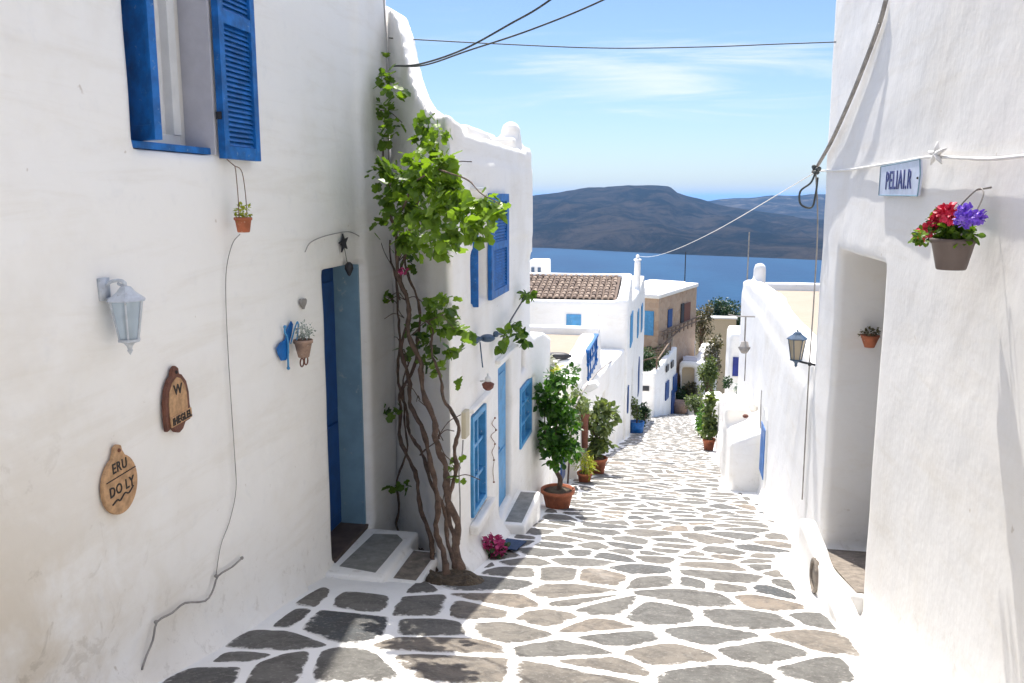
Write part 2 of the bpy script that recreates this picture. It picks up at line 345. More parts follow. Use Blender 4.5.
# roof tiles
m, n, l, p = newmat('clay_roof_tile'); pos = n.new('ShaderNodeNewGeometry').outputs['Position']; at = N(n, 'ShaderNodeAttribute'); at.attribute_name = 'tint'
b = noise_n(n, l, pos, 9, 5, 0.6); c = mix(n, l, at.outputs['Fac'], (0.13, 0.09, 0.07), (0.33, 0.25, 0.19)); c = mix(n, l, mul(n, l, ramp(n, l, b, 0.5, 0.7), 0.5), c, (0.14, 0.11, 0.09))
l(c, p.inputs['Base Color']); p.inputs['Roughness'].default_value = 0.9; M['tile'] = m
# brown stone masonry
m, n, l, p = newmat('brown_masonry'); pos = n.new('ShaderNodeNewGeometry').outputs['Position']
mpn = N(n, 'ShaderNodeMapping'); mpn.inputs['Scale'].default_value = (1.6, 1.6, 2.4); l(pos, mpn.inputs['Vector'])
v = N(n, 'ShaderNodeTexVoronoi', Scale=1.6); l(mpn.outputs[0], v.inputs['Vector']); v2 = N(n, 'ShaderNodeTexVoronoi', Scale=1.6, feature='DISTANCE_TO_EDGE'); l(mpn.outputs[0], v2.inputs['Vector'])
sc2 = n.new('ShaderNodeSeparateColor'); l(v.outputs['Color'], sc2.inputs[0])
a = noise_n(n, l, pos, 0.5, 5, 0.6)
c = mix(n, l, sc2.outputs[0], (0.40, 0.27, 0.185), (0.52, 0.37, 0.26)); c = mix(n, l, mul(n, l, ramp(n, l, v2.outputs['Distance'], 0.06, 0.0), 0.5), c, (0.50, 0.42, 0.33)); c = mix(n, l, mul(n, l, ramp(n, l, a, 0.4, 0.65), 0.6), c, (0.46, 0.34, 0.25))
l(c, p.inputs['Base Color']); p.inputs['Roughness'].default_value = 0.9; bump(n, l, p, [(v2.outputs['Distance'], 0.05)]); M['masonry'] = m
# sea
m, n, l, p = newmat('sea_water'); pos = n.new('ShaderNodeNewGeometry').outputs['Position']
mpn = N(n, 'ShaderNodeMapping'); mpn.inputs['Scale'].default_value = (0.004, 0.0015, 1); l(pos, mpn.inputs['Vector'])
a = noise_n(n, l, mpn.outputs[0], 1.2, 5, 0.6, 0.5)
c = mix(n, l, ramp(n, l, a, 0.35, 0.7), (0.005, 0.042, 0.105), (0.008, 0.058, 0.130)); l(c, p.inputs['Base Color']); p.inputs['Roughness'].default_value = 0.55; p.inputs['IOR'].default_value = 1.33; p.inputs['Specular IOR Level'].default_value = 0.12
bump(n, l, p, [(noise_n(n, l, pos, 0.08, 4, 0.6), 1.2)]); M['sea'] = m
# island
m, n, l, p = newmat('island_rock'); pos = n.new('ShaderNodeNewGeometry').outputs['Position']
a = noise_n(n, l, pos, 0.006, 10, 0.75, 0.5); b = noise_n(n, l, pos, 0.035, 8, 0.8)
c = mix(n, l, ramp(n, l, a, 0.4, 0.65), (0.014, 0.020, 0.023), (0.085, 0.070, 0.058)); c = mix(n, l, mul(n, l, ramp(n, l, b, 0.5, 0.7), 0.5), c, (0.007, 0.012, 0.010))
s = n.new('ShaderNodeSeparateXYZ'); l(pos, s.inputs[0])
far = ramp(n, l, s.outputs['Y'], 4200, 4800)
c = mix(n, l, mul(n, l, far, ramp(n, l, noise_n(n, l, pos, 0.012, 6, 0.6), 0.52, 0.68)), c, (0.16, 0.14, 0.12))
l(c, p.inputs['Base Color']); p.inputs['Roughness'].default_value = 0.95; p.inputs['Specular IOR Level'].default_value = 0.0; bump(n, l, p, [(a, 60.0), (b, 14.0)]); M['island'] = m
M['scrub'] = paint('dry_scrub', (0.16, 0.14, 0.09), 0.95, (0.08, 0.09, 0.04), 0.6, 0.05, var=0.3)

# ------------------------------------------------------------------ plaster solids (signed distance -> mesh)
import openvdb
def smax(a, b, k):
    h = np.maximum(k-np.abs(a-b), 0); return np.maximum(a, b) + h*h/(4*k)
def smin(a, b, k): return -smax(-a, -b, k)
_dirs = [(rng.normal(size=3), rng.uniform(0, 6.28)) for _ in range(9)]
def lump(X, Y, Z, amp):
    r = np.zeros_like(X)
    for i, (d, ph) in enumerate(_dirs):
        d = d/np.linalg.norm(d); k = (2.2, 3.1, 4.4, 5.3, 6.8, 8.5, 10.3, 12.5, 15)[i]
        r += np.sin((X*d[0]+Y*d[1]+Z*d[2])*k+ph)/(1+0.35*i)
    return r*amp/3
def prim(p, X, Y, Z, k):
    kind = p[0]
    if kind == 'P':                      # prism: footprint, bottom, top (number, plane (a,b,c) or function)
        _, fp, zb, zt = p[:4]; d = None; n = len(fp)
        area = sum(fp[i][0]*fp[(i+1) % n][1]-fp[(i+1) % n][0]*fp[i][1] for i in range(n))
        if area < 0: fp = fp[::-1]
        for i in range(n):
            (x0, y0), (x1, y1) = fp[i], fp[(i+1) % n]; ln = math.hypot(x1-x0, y1-y0); nx, ny = (y1-y0)/ln, -(x1-x0)/ln
            e = (X-x0)*nx + (Y-y0)*ny; d = e if d is None else smax(d, e, k)
        for z, sg in ((zb, -1), (zt, 1)):
            if callable(z): e = (Z-z(X, Y))*sg*0.9
            elif isinstance(z, tuple): e = (Z-(z[0]+z[1]*X+z[2]*Y))*sg/math.sqrt(1+z[1]**2+z[2]**2)
            else: e = (Z-z)*sg
            d = smax(d, e, k)
        return d
    if kind == 'C':                      # upright round post with a domed top
        _, x, y, r, zb, zt = p; rr = np.sqrt((X-x)**2+(Y-y)**2)
        zc = np.clip(Z, zb, zt-r); return np.sqrt(rr**2+(Z-zc)**2)-r
def B(x0, x1, y0, y1, z0, z1): return ('P', [(x0, y0), (x1, y0), (x1, y1), (x0, y1)], z0, z1)
def BY(x0, x1, y0, y1, z0, z1):   # box whose long faces follow x = linear in nothing special (plain alias)
    return B(x0, x1, y0, y1, z0, z1)
def solid(name, solids, cuts, bb, vox, mat, parent=None, k=0.03, ku=0.04, amp=0.006, smooth=True):
    (x0, x1), (y0, y1), (z0, z1) = bb
    xs = np.arange(x0-2*vox, x1+3*vox, vox, dtype=np.float32); ys = np.arange(y0-2*vox, y1+3*vox, vox, dtype=np.float32); zs = np.arange(z0-2*vox, z1+3*vox, vox, dtype=np.float32)
    X, Y, Z = np.meshgrid(xs, ys, zs, indexing='ij')
    d = None
    for p in solids:
        e = prim(p, X, Y, Z, k); d = e if d is None else smin(d, e, ku)
    if amp: d = d + lump(X, Y, Z, amp).astype(np.float32)
    for p in cuts: d = smax(d, -prim(p, X, Y, Z, k), k)
    # keep it closed at the box
    g = openvdb.FloatGrid(1.0); g.copyFromArray(np.ascontiguousarray(np.clip(d, -1, 1), dtype=np.float32))
    pts, tri, quad = g.convertToPolygons(0.0, 0.0)
    pts = np.asarray(pts)*vox + np.array([xs[0], ys[0], zs[0]])
    me = mesh_np(name, pts, np.asarray(tri)[:, ::-1] if len(tri) else None, np.asarray(quad)[:, ::-1], smooth=smooth)
    return link(name, me, mat, parent)

# ------------------------------------------------------------------ foliage
LEAF_OV = (np.array([(0,0,0),(.30,.28,.05),(.36,.55,.07),(.20,.85,.02),(0,1,-.06),(-.20,.85,.02),(-.36,.55,.07),(-.30,.28,.05),(0,.5,-.02)]), [(i, (i+1) % 8, 8) for i in range(8)])
LEAF_LOBE = (np.array([(0,0.08,0),(.34,.0,.04),(.52,.36,.08),(.34,.48,.05),(.42,.82,.02),(0,1.05,-.10),(-.42,.82,.02),(-.34,.48,.05),(-.52,.36,.08),(-.34,.0,.04),(0,.4,-.04)]), [(i, (i+1) % 10, 10) for i in range(10)])
LEAF_DI = (np.array([(0,0,0),(.28,.5,.04),(0,1,-.03),(-.28,.5,.04)]), [(0,1,2),(0,2,3)])
LEAF_STRAP = (np.array([(-.06,0,0),(.06,0,0),(.07,.5,.0),(-.07,.5,.0),(0,1,-.15)]), [(0,1,2),(0,2,3),(3,2,4)])
def leaves(name, P, size, mat, parent, shape=LEAF_DI, out=None, droop=0.3, tint=None, sizevar=0.35):
    P = np.asarray(P, float); n = len(P)
    if out is None: out = rng.normal(size=(n, 3))
    d = out + rng.normal(size=(n, 3))*0.8; d[:, 2] -= droop; d /= np.linalg.norm(d, axis=1)[:, None]
    nn = rng.normal(size=(n, 3))*0.6 + np.array([0, 0, 1.0]); u = np.cross(d, nn); u /= np.linalg.norm(u, axis=1)[:, None]; nn = np.cross(u, d)
    sz = size*(1+sizevar*rng.uniform(-1, 1, n)); bv, bf = shape; m = len(bv)
    V = P[:, None, :] + sz[:, None, None]*(bv[None, :, 0:1]*u[:, None, :] + bv[None, :, 1:2]*d[:, None, :] + bv[None, :, 2:3]*nn[:, None, :])
    Fc = (np.array(bf)[None] + (np.arange(n)*m)[:, None, None]).reshape(-1, 3)
    if tint is None: tint = rng.beta(2, 2.5, n)
    return link(name, mesh_np(name, V.reshape(-1, 3), Fc, tint=np.repeat(tint, m)), mat, parent)
def cloud(c, r, n, shell=0.5):
    d = rng.normal(size=(n, 3)); d /= np.linalg.norm(d, axis=1)[:, None]
    rad = (shell + (1-shell)*rng.random(n))**1.0
    return np.array(c) + d*rad[:, None]*np.array(r), d

# ------------------------------------------------------------------ SETTING: ground, lane, sea, island
def grid_mesh(name, x0, x1, nx, y0, y1, ny, f, mat, kind='structure'):
    xs = np.linspace(x0, x1, nx); ys = np.linspace(y0, y1, ny); V = [(x, y, f(x, y)) for y in ys for x in xs]
    q = [(j*nx+i, j*nx+i+1, (j+1)*nx+i+1, (j+1)*nx+i) for j in range(ny-1) for i in range(nx-1)]
    return tag(link(name, mesh_np(name, V, None, q, smooth=True), mat, origin=(0, 0, 0)), kind=kind)
grid_mesh('lane', -3.2, 2.4, 70, -4, 60, 640, gzn, M['grout'])
def hill(x, y):
    base = -S*y - 0.12
    if y > 60: base -= 0.4
    base -= max(0, -y-4)*0.0
    return max(base, -140) + (0 if y < 70 and abs(x) < 20 else 1.2*mnoise.noise(Vector((x*0.03, y*0.03, 0)))-1.2)
grid_mesh('hillside', -420, 420, 120, -60, 620, 200, hill, M['scrub'])
sea_me = mesh_np('sea', [(-45000, -400, -120), (45000, -400, -120), (45000, 60000, -120), (-45000, 60000, -120)], None, [(0, 1, 2, 3)])
tag(link('sea', sea_me, M['sea'], origin=(0, 0, -120)), kind='structure')
RX = [(-6000,-90),(-3500,-10),(-1500,0),(-700,-6),(-520,12),(-400,30),(-250,42),(-130,47),(-20,44),(10,20),(90,-2),(200,-30),(320,-48),(450,-70),(700,-95),(1200,-122),(2500,-140)]
def interp(t, T):
    for (a, va), (b, vb) in zip(T, T[1:]):
        if t <= b: u = (t-a)/(b-a); return va+(vb-va)*max(0, u)
    return T[-1][1]
def shore(x): return interp(x, [(-3000, 2340), (-300, 2070), (0, 1890), (260, 1770), (600, 1620), (3000, 1400)])
def isl(x, y):
    s0 = shore(x); h = interp(x, RX) + 120; v = (y-s0)/(3200-s0)
    if v < 0: p = v*0.6
    elif v < 1: p = min(1, 0.12*min(v*12, 1) + 0.88*(v**0.9))
    else: p = 1-(v-1)*0.9
    nz_ = mnoise.fractal(Vector((x*0.004, y*0.003, 1.3)), 0.9, 2.1, 6)
    rid = abs(mnoise.noise(Vector((x*0.006+3, y*0.0015, 4))))
    front = -121 + h*p + (nz_*22 - rid*34 - 12*abs(mnoise.noise(Vector((x*0.018, y*0.006, 8)))))*max(0, min(1, v*2.5))*(1 if v < 0.85 else max(0.30, 1-(v-0.85)*5))
    return max(front, -150)
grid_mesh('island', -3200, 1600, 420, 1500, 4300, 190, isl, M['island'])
BX = [(-4000, -20), (-1500, -10), (-300, -50), (60, -38), (250, -12), (500, 8), (750, 16), (1000, 10), (1600, 40), (3500, 10), (7000, -60)]
def isl2(x, y):
    h = interp(x, BX)+120; v = (y-4300)/900.0; p = v if v < 1 else 1-(v-1)*0.6
    return max(-160, -122 + h*max(-0.2, min(p, 1.0)) + 14*mnoise.fractal(Vector((x*0.004, y*0.004, 9)), 1, 2, 5))
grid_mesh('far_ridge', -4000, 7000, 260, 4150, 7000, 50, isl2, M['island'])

# ------------------------------------------------------------------ paving stones
def lane_l(y): return interp(y, [(-5, -2.46), (5.35, -2.44), (5.5, -2.0), (5.7, -1.75), (6.0, -1.68), (6.3, -1.50), (10, -1.48), (10.01, -1.45), (12, -1.45), (16, -1.38), (22.7, -1.15), (40, -1.15), (60, -1.0)])
def lane_r(y): return interp(y, [(-5, 1.28), (5.6, 1.20), (5.9, 1.10), (8.2, 1.08), (8.21, 1.28), (12.6, 1.25), (12.7, 0.84), (14.3, 0.84), (14.4, 1.1), (60, 1.1)])
def clip(poly, nx, ny, c):            # keep nx*x+ny*y <= c
    out = []
    for i in range(len(poly)):
        a, b = poly[i], poly[(i+1) % len(poly)]; da = nx*a[0]+ny*a[1]-c; db = nx*b[0]+ny*b[1]-c
        if da <= 0: out.append(a)
        if (da < 0) != (db < 0) and da != db: t = da/(da-db); out.append((a[0]+(b[0]-a[0])*t, a[1]+(b[1]-a[1])*t))
    return out
AX, DY = 1.22, 0.385
seeds = []; row = 0; y = 0.4
while y < 56:
    dy = DY*random.choice((0.5, 0.75, 0.95, 1.1, 1.35)) * (1.0 if y < 30 else 1.15)
    x = -3.0 + random.random()*0.6
    while x < 2.4:
        wdt = random.choice((0.15, 0.26, 0.38, 0.46, 0.52, 0.6, 0.74, 0.95))*(0.78 if y > 7 else 0.92)
        seeds.append((x+wdt/2+random.uniform(-.05, .05), y+random.uniform(-.19, .19)*dy/0.4)); x += wdt
    y += dy
seeds = [s_ for s_ in seeds if random.random() > 0.05]
SV, SF, ST, SR = [], [], [], []
cells = {}
for i, (sx_, sy_) in enumerate(seeds): cells.setdefault(int(sy_), []).append(i)
for i, (px_, py_) in enumerate(seeds):
    gap = random.uniform(0.015, 0.030)
    poly = [(px_-1.6, py_-0.9), (px_+1.6, py_-0.9), (px_+1.6, py_+0.9), (px_-1.6, py_+0.9)]
    for c_ in range(int(py_)-2, int(py_)+3):
        for j in cells.get(c_, ()):
            if j == i: continue
            qx, qy = seeds[j]; dx, dy = (qx-px_)/AX, (qy-py_)      # anisotropic metric: cells wider than deep
            nx, ny = dx/AX, dy; ln = math.hypot(nx, ny)
            if ln < 1e-6: continue
            mx, my = (px_+qx)/2, (py_+qy)/2; nx /= ln; ny /= ln
            poly = clip(poly, nx, ny, nx*mx+ny*my-gap)
            if len(poly) < 3: break
        if len(poly) < 3: break
    if len(poly) < 3: continue
    ll = lane_l(py_)+random.uniform(0.0, 0.12); rr_ = lane_r(py_)-random.uniform(0.0, 0.16)
    poly = clip(poly, -1, 0, -ll); poly = clip(poly, 1, 0, rr_) if poly else poly
    if len(poly) < 3: continue
    ar = 0.5*abs(sum(poly[k][0]*poly[(k+1) % len(poly)][1]-poly[(k+1) % len(poly)][0]*poly[k][1] for k in range(len(poly))))
    if ar < 0.008: continue
    # drop needle corners then round
    pts = [p_ for k, p_ in enumerate(poly) if math.hypot(p_[0]-poly[k-1][0], p_[1]-poly[k-1][1]) > 0.03]
    if len(pts) < 3: continue
    pts = [(a+random.uniform(-.012, .012), b+random.uniform(-.012, .012)) for a, b in pts]
    for it in range(3):
        q = []
        wq = 0.15 if it == 0 else 0.25
        for k in range(len(pts)):
            a, b = pts[k], pts[(k+1) % len(pts)]
            q += [(a[0]*(1-wq)+b[0]*wq, a[1]*(1-wq)+b[1]*wq), (a[0]*wq+b[0]*(1-wq), a[1]*wq+b[1]*(1-wq))]
        pts = q
    cx = sum(p_[0] for p_ in pts)/len(pts); cy = sum(p_[1] for p_ in pts)/len(pts)
    out_ = []
    for a, b in pts:
        nn_ = 0.014*mnoise.noise(Vector((a*9, b*9, 0)))+0.007*mnoise.noise(Vector((a*25, b*25, 3))); d_ = math.hypot(a-cx, b-cy)+1e-6; out_.append((a+(a-cx)/d_*nn_, b+(b-cy)/d_*nn_))
    tnt = min(1, max(0, random.gauss(0.5, 0.24))); n0 = len(SV); m_ = len(out_)
    lift = random.uniform(0.003, 0.007)
    for sc_, hh, rim in ((1.0, 0.0005, 1.0), (0.93, lift, 0.72), (0.6, lift+0.002, 0.25)):
        for a, b in out_:
            X_ = cx+(a-cx)*sc_; Y_ = cy+(b-cy)*sc_; SV.append((X_, Y_, gzn(X_, Y_)+hh)); ST.append(tnt); SR.append(rim)
    SV.append((cx, cy, gzn(cx, cy)+lift+0.002)); ST.append(tnt); SR.append(0)
    for r_ in range(2):
        for k in range(m_):
            k2 = (k+1) % m_; a0, a1, b0, b1 = n0+r_*m_+k, n0+r_*m_+k2, n0+(r_+1)*m_+k, n0+(r_+1)*m_+k2; SF += [(a0, a1, b1), (a0, b1, b0)]
    for k in range(m_): SF.append((n0+2*m_+k, n0+2*m_+(k+1) % m_, n0+3*m_))
me = mesh_np('paving_stones', SV, SF, smooth=True, tint=ST)
a_ = me.attributes.new('rim', 'FLOAT', 'POINT'); a_.data.foreach_set('value', np.array(SR, np.float32))
tag(link('paving_stones', me, M['stone'], origin=(0, 0, 0)), kind='structure')

# ------------------------------------------------------------------ joinery builders (all in a frame: x along wall, y outwards, z up)
def wallframe(side, X, Y, Z):
    # origin at (X,Y,Z); local x runs with +Y of the lane; local y points into the lane
    if side == 'L': return Matrix(((0, 1, 0, X), (1, 0, 0, Y), (0, 0, 1, Z), (0, 0, 0, 1)))
    return Matrix(((0, -1, 0, X), (1, 0, 0, Y), (0, 0, 1, Z), (0, 0, 0, 1)))
def shutter_mb(Mx, wd, ht, th=0.035, panels=2, slats=True):
    b = MB(Mx); fr = wd*0.13; rail = 0.07
    b.box((0, 0, 0), (fr, th, ht)); b.box((wd-fr, 0, 0), (wd, th, ht))
    zz = [0.0]; 
    for i in range(panels+1):
        z0 = (ht-rail)*i/panels; b.box((fr, 0.001, z0), (wd-fr, th-0.001, z0+rail))
    for i in range(panels):
        z0 = (ht-rail)*i/panels+rail; z1 = (ht-rail)*(i+1)/panels
        if slats:
            n_ = max(3, int((z1-z0)/0.027)); st = (z1-z0)/n_
            for k in range(n_):
                zc = z0+(k+0.5)*st
                b.obox(((wd)/2, th*0.45, zc), (1,0,0), (0, math.cos(0.95), -math.sin(0.95)), (0, math.sin(0.95), math.cos(0.95)), wd/2-fr, st*0.52, 0.0035)
            b.box((fr, 0.003, z0), (wd-fr, 0.006, z1))
        else: b.box((fr, 0.008, z0), (wd-fr, th-0.010, z1))
    return b
def pot_mb(c, r, h, n=28, foot=0.72):
    b = MB(); b.lathe([(r*foot*0.9, 0), (r*foot, 0.004), (r*0.93, h*0.80), (r*1.04, h*0.81), (r*1.06, h*0.97), (r*1.0, h), (r*0.92, h*0.985), (r*0.90, h*0.86), (0.001, h*0.86)], c, n); return b

# ================================================================== LEFT: main white house
HX = -2.5
wh = thing('white_house', (-4.0, 2.0, -0.6), 'large shaded white house at the left, with a high blue shuttered window and blue door', 'house')
solid('wall', [B(-5.2, HX, -3.2, 7.35, -2.6, 8.3),
               ('P', [(-2.7, -3.2), (-2.3, -3.2), (-2.3, 5.3), (-2.7, 5.3)], -3, (-2.25-0.06, -0.95, -S)),   # whitewashed skirting at the wall foot
               B(-3.2, -2.47, 6.66, 7.36, -2.6, 6.0)],
      [B(-2.72, -2.2, 3.74, 4.46, 1.83, 3.3), B(-3.2, -2.2, 5.9, 6.66, -1.17, 1.07)],
      ((-5.2, -2.1), (-3.2, 7.4), (-2.6, 8.35)), 0.044, M['plaster_main'], wh, k=0.02, ku=0.12, amp=0.012)
# window: blue sill and frame, white inner frame, curtain, two shutters
Mw = wallframe('L', -2.72, 3.74, 1.83)
f = MB(Mw); f.box((0.0, 0.02, 0.0), (0.72, 0.20, 0.035)); f.box((0.0, 0.0, 0.03), (0.05, 0.08, 1.45)); 
win = f.build('window', M['blue'], wh, bevel=0.003)
f = MB(Mw); f.box((0.05, 0.005, 0.036), (0.67, 0.05, 0.10)); f.box((0.60, 0.005, 0.10), (0.67, 0.06, 1.44)); f.box((0.34, 0.005, 0.10), (0.38, 0.05, 1.44)); f.box((0.05, 0.005, 0.10), (0.09, 0.05, 1.44))
f.build('inner_frame', M['white_paint'], win, bevel=0.004)
f = MB(Mw)
pl = [(0.09+0.53*i/60, 0.012+0.010*math.sin(i*1.3)) for i in range(61)]
f.add([(a, b, 0.1) for a, b in pl]+[(a, b, 1.44) for a, b in pl], [(i, i+1, 62+i, 61+i) for i in range(60)])
f.build('curtain', M['curtain'], win, smooth=True)
f = MB(Mw); f.box((0.715, 0.05, 0.0), (0.735, 0.228, 1.46)); f.build('reveal_board', M['grey_reveal'], win, bevel=0.003)
b = shutter_mb(wallframe('L', HX+0.02, 4.47, 1.81), 0.42, 1.52, 0.04); sh = b.build('shutter', M['blue'], wh, bevel=0.003)
f = MB(wallframe('L', HX+0.02, 4.46, 1.80)); 
f.box((0, 0.0, 0.22), (0.04, 0.03, 0.26)); f.build('hinge', M['metal_dark'], sh)
f = MB(wallframe('L', HX+0.02, 4.46, 1.80)); f.box((0, 0.0, 1.2), (0.04, 0.03, 1.24)); f.build('hinge', M['metal_dark'], sh)
ang = R(112)      # near leaf folded back towards the camera side of the opening
ux = Vector((math.sin(ang), math.cos(ang), 0)); uz = Vector((0, 0, 1)); un = uz.cross(ux)
Ms = Matrix((ux, un, uz)).transposed().to_4x4(); Ms.translation = Vector((-2.66, 3.90, 1.87))
b = shutter_mb(Ms, 0.24, 1.45, 0.04); sh2 = b.build('shutter', M['blue'], wh, bevel=0.003)
f = MB(wallframe('L', -2.69, 3.93, 1.9)); f.box((0.0, 0, 0), (0.17, 0.03, 1.4)); f.build('shutter', M['blue_dark'], wh, bevel=0.003)
# door
Md = wallframe('L', -2.78, 5.9, -1.15)
f = MB(Md); f.box((0.0, 0.0, 0.0), (0.76, 0.05, 2.2))
for x0, x1 in ((0.06, 0.36), (0.42, 0.70)):
    for z0, z1 in ((0.12, 0.9), (1.02, 2.08)): f.box((x0, 0.05, z0), (x1, 0.07, z1))
dr = f.build('door', M['blue_dark'], wh, bevel=0.006)
f = MB(); f.sphere((-2.70, 6.0, -0.15), 0.025); f.build('handle', M['metal_dark'], dr, smooth=True)
f = MB(); f.box((-2.73, 6.635, -1.16), (-2.515, 6.665, 1.06)); f.build('door_reveal', M['blue_grey'], wh, bevel=0.003)
f = MB(); f.box((-2.73, 5.895, -1.16), (-2.62, 5.93, 1.06)); f.build('door_frame', M['blue_dark'], wh, bevel=0.003)
f = MB(); f.box((-2.74, 5.91, -1.19), (-2.49, 6.65, -1.155)); f.build('threshold', M['doorfloor'], wh, bevel=0.004)
# two door steps
stp = thing('doorstep', (-2.2, 6.3, -1.45), 'two whitewashed steps with grey slabs below the blue door of the large left house', 'steps')
solid('step_body', [B(-2.6, -2.04, 5.72, 6.66, -1.75, -1.19), B(-2.1, -1.77, 5.78, 6.40, -1.75, -1.235)], [], ((-2.6, -1.75), (5.7, 6.68), (-1.75, -1.15)), 0.016, M['plaster'], stp, k=0.03, ku=0.02, amp=0.006)
f = MB(); f.prism([(-2.44, 5.86, -1.191), (-2.13, 5.80, -1.191), (-2.12, 6.44, -1.191), (-2.20, 6.54, -1.191), (-2.40, 6.52, -1.191)], (0, 0, 0.006)); f.build('slab', M['concrete'], stp, bevel=0.002)
f = MB(); f.prism([(-2.00, 5.83, -1.236), (-1.82, 5.82, -1.236), (-1.81, 6.33, -1.236), (-2.00, 6.35, -1.236)], (0, 0, 0.006)); f.build('slab', M['concrete_brown'], stp, bevel=0.002)

# ================================================================== LEFT: second house with vine
NA, NB = Vector((-2.5, 7.4, 0)), Vector((-1.6, 6.12, 0))           # slanted end wall
def an(px, py, off=0.0):                                            # a point on (off: in front of) the slanted end wall
    nv = Vector((-(7.4-6.12), -0.9, 0)).normalized(); d = ray(px, py); t = ((NB+nv*off-CAM).dot(nv))/d.dot(nv); return CAM+d*t
h2 = thing('corner_house', (-2.6, 8.2, -1.9), 'white house behind the climbing vine, with swept parapet and one open bright blue shutter', 'house')
xa, xb = NA.x, NB.x
P_ = [an(381, 2), an(392, 8), an(400, 30), an(405, 55), an(410, 75), an(416, 92), an(424, 105), an(437, 114), an(450, 122)]
PX = [p_.x for p_ in P_]; PZ = [p_.z for p_ in P_]
topfun = lambda X, Y: np.interp(X, PX, PZ).astype(np.float32)
house_top = lambda X, Y: (2.10 + 0.10*np.exp(-((Y-6.1)/0.35)**2)).astype(np.float32)
solid('wall', [B(-5.0, -1.615, 7.42, 9.80, -3.2, 1.86), ('P', [(-1.615, 6.14), (-1.615, 7.6), (-2.5, 7.6), (-2.5, 7.42)], -3.2, 1.86),
               ('P', [(-1.615, 6.14), (-1.615, 9.80), (-1.82, 9.80), (-1.82, 6.44)], 1.2, house_top),
               ('P', [(-1.615, 6.14), (-1.62, 6.52), (-2.50, 7.85), (-2.62, 7.60)], 0.8, topfun),
               B(-5.0, -1.62, 9.58, 9.80, 1.0, 2.14), B(-3.2, -2.0, 8.4, 9.7, 1.8, 2.30),
               ('C', -1.80, 9.55, 0.11, 1.8, 2.42), B(-1.98, -1.70, 9.35, 9.75, 1.8, 2.24),
               ('P', [(-1.60, 9.7), (-1.52, 10.3), (-1.52, 10.9), (-4, 10.9), (-4, 9.7)], -3.4, lambda X, Y: (-0.02-0.25*np.clip(Y-10.2, 0, 1)).astype(np.float32)),
               ('P', [(-1.8, 6.25), (-1.50, 6.25), (-1.50, 9.8), (-1.8, 9.8)], -3.4, (-1.45-0.02, -1.0, -S))],
      [B(-1.76, -1.4, 6.83, 7.38, 0.74, 1.60), B(-1.72, -1.4, 6.80, 7.33, -1.10, -0.22), B(-1.72, -1.4, 7.95, 8.62, -1.55, -0.04),
       B(-1.70, -1.4, 9.12, 9.88, -1.18, -0.50), B(-1.78, -1.4, 9.22, 9.50, -0.33, 0.03)],
      ((-5.0, -1.35), (6.1, 11.2), (-3.2, 3.5)), 0.034, M['plaster'], h2, k=0.02, ku=0.07, amp=0.009)
f = MB(wallframe('L', -1.6, 6.75, 1.66)); f.box((0, -0.03, 0), (0.5, 0.03, 0.02)); f.build('lintel_ledge', M['white_paint'], h2, bevel=0.005)
def box_window(Y0, Y1, Z0, Z1, X, mfr, mp_, parent, depth=0.08, bars=True, name='window', paneslats=False):
    X = X-0.012
    f = MB(); t = 0.05
    f.box((X-depth, Y0, Z0), (X+0.012, Y0+t, Z1)); f.box((X-depth, Y1-t, Z0), (X+0.012, Y1, Z1)); f.box((X-depth, Y0+t, Z0), (X+0.012, Y1-t, Z0+t)); f.box((X-depth, Y0+t, Z1-t), (X+0.012, Y1-t, Z1))
    o = f.build(name, mfr, parent, bevel=0.004)
    f = MB()
    if bars:
        ym = (Y0+Y1)/2; f.box((X-depth*0.7, ym-0.018, Z0+t), (X-0.01, ym+0.018, Z1-t))
        for k in range(1, 3): zk = Z0+(Z1-Z0)*k/3; f.box((X-depth*0.7, Y0+t, zk-0.015), (X-0.012, ym-0.02, zk+0.015)); f.box((X-depth*0.7, ym+0.02, zk-0.015), (X-0.012, Y1-t, zk+0.015))
        f.build('glazing_bars', mfr, o)
    f = MB(); f.box((X-depth-0.01, Y0+0.01, Z0+0.01), (X-depth*0.75, Y1-0.01, Z1-0.01)); f.build('pane', mp_, o)
    return o
M['pane_blue'] = paint('blue_shadowed_pane', (0.10, 0.24, 0.42), 0.2, None, 3, var=0.25)
M['pane_dark'] = paint('dark_pane', (0.03, 0.05, 0.08), 0.12, None, 3, var=0.4)
wv = box_window(6.84, 7.36, 0.74, 1.60, -1.70, M['white_paint'], M['curtain'], h2, 0.04, bars=False)
b = shutter_mb(wallframe('L', -1.595, 7.38, 0.70), 0.82, 0.93, 0.035, panels=2); b.build('shutter', M['blue'], wv, bevel=0.002)
an2 = R(84); ux = Vector((math.sin(an2), math.cos(an2), 0)); un = Vector((0, 0, 1)).cross(ux); Ms = Matrix((ux, un, Vector((0, 0, 1)))).transposed().to_4x4(); Ms.translation = Vector((-1.66, 6.88, 0.70))
shutter_mb(Ms, 0.09, 0.82, 0.03).build('shutter', M['blue'], wv, bevel=0.002)
wl = box_window(6.80, 7.33, -1.10, -0.22, -1.6, M['blue_light'], M['pane_blue'], h2, 0.10)
f = MB(wallframe('L', -1.6, 6.70, -1.22)); f.box((0, -0.02, 0), (0.75, 0.06, 0.09)); f.build('sill', M['plaster'], wl, bevel=0.02)
f = MB(wallframe('L', -1.6, 6.70, -0.16)); f.box((0, -0.02, 0), (0.72, 0.03, 0.04)); f.build('lintel_ledge', M['plaster'], h2, bevel=0.01)
f = MB(wallframe('L', -1.6, 7.80, 0.04)); f.box((0, -0.02, 0), (0.95, 0.035, 0.04)); f.build('lintel_ledge', M['plaster'], h2, bevel=0.01)
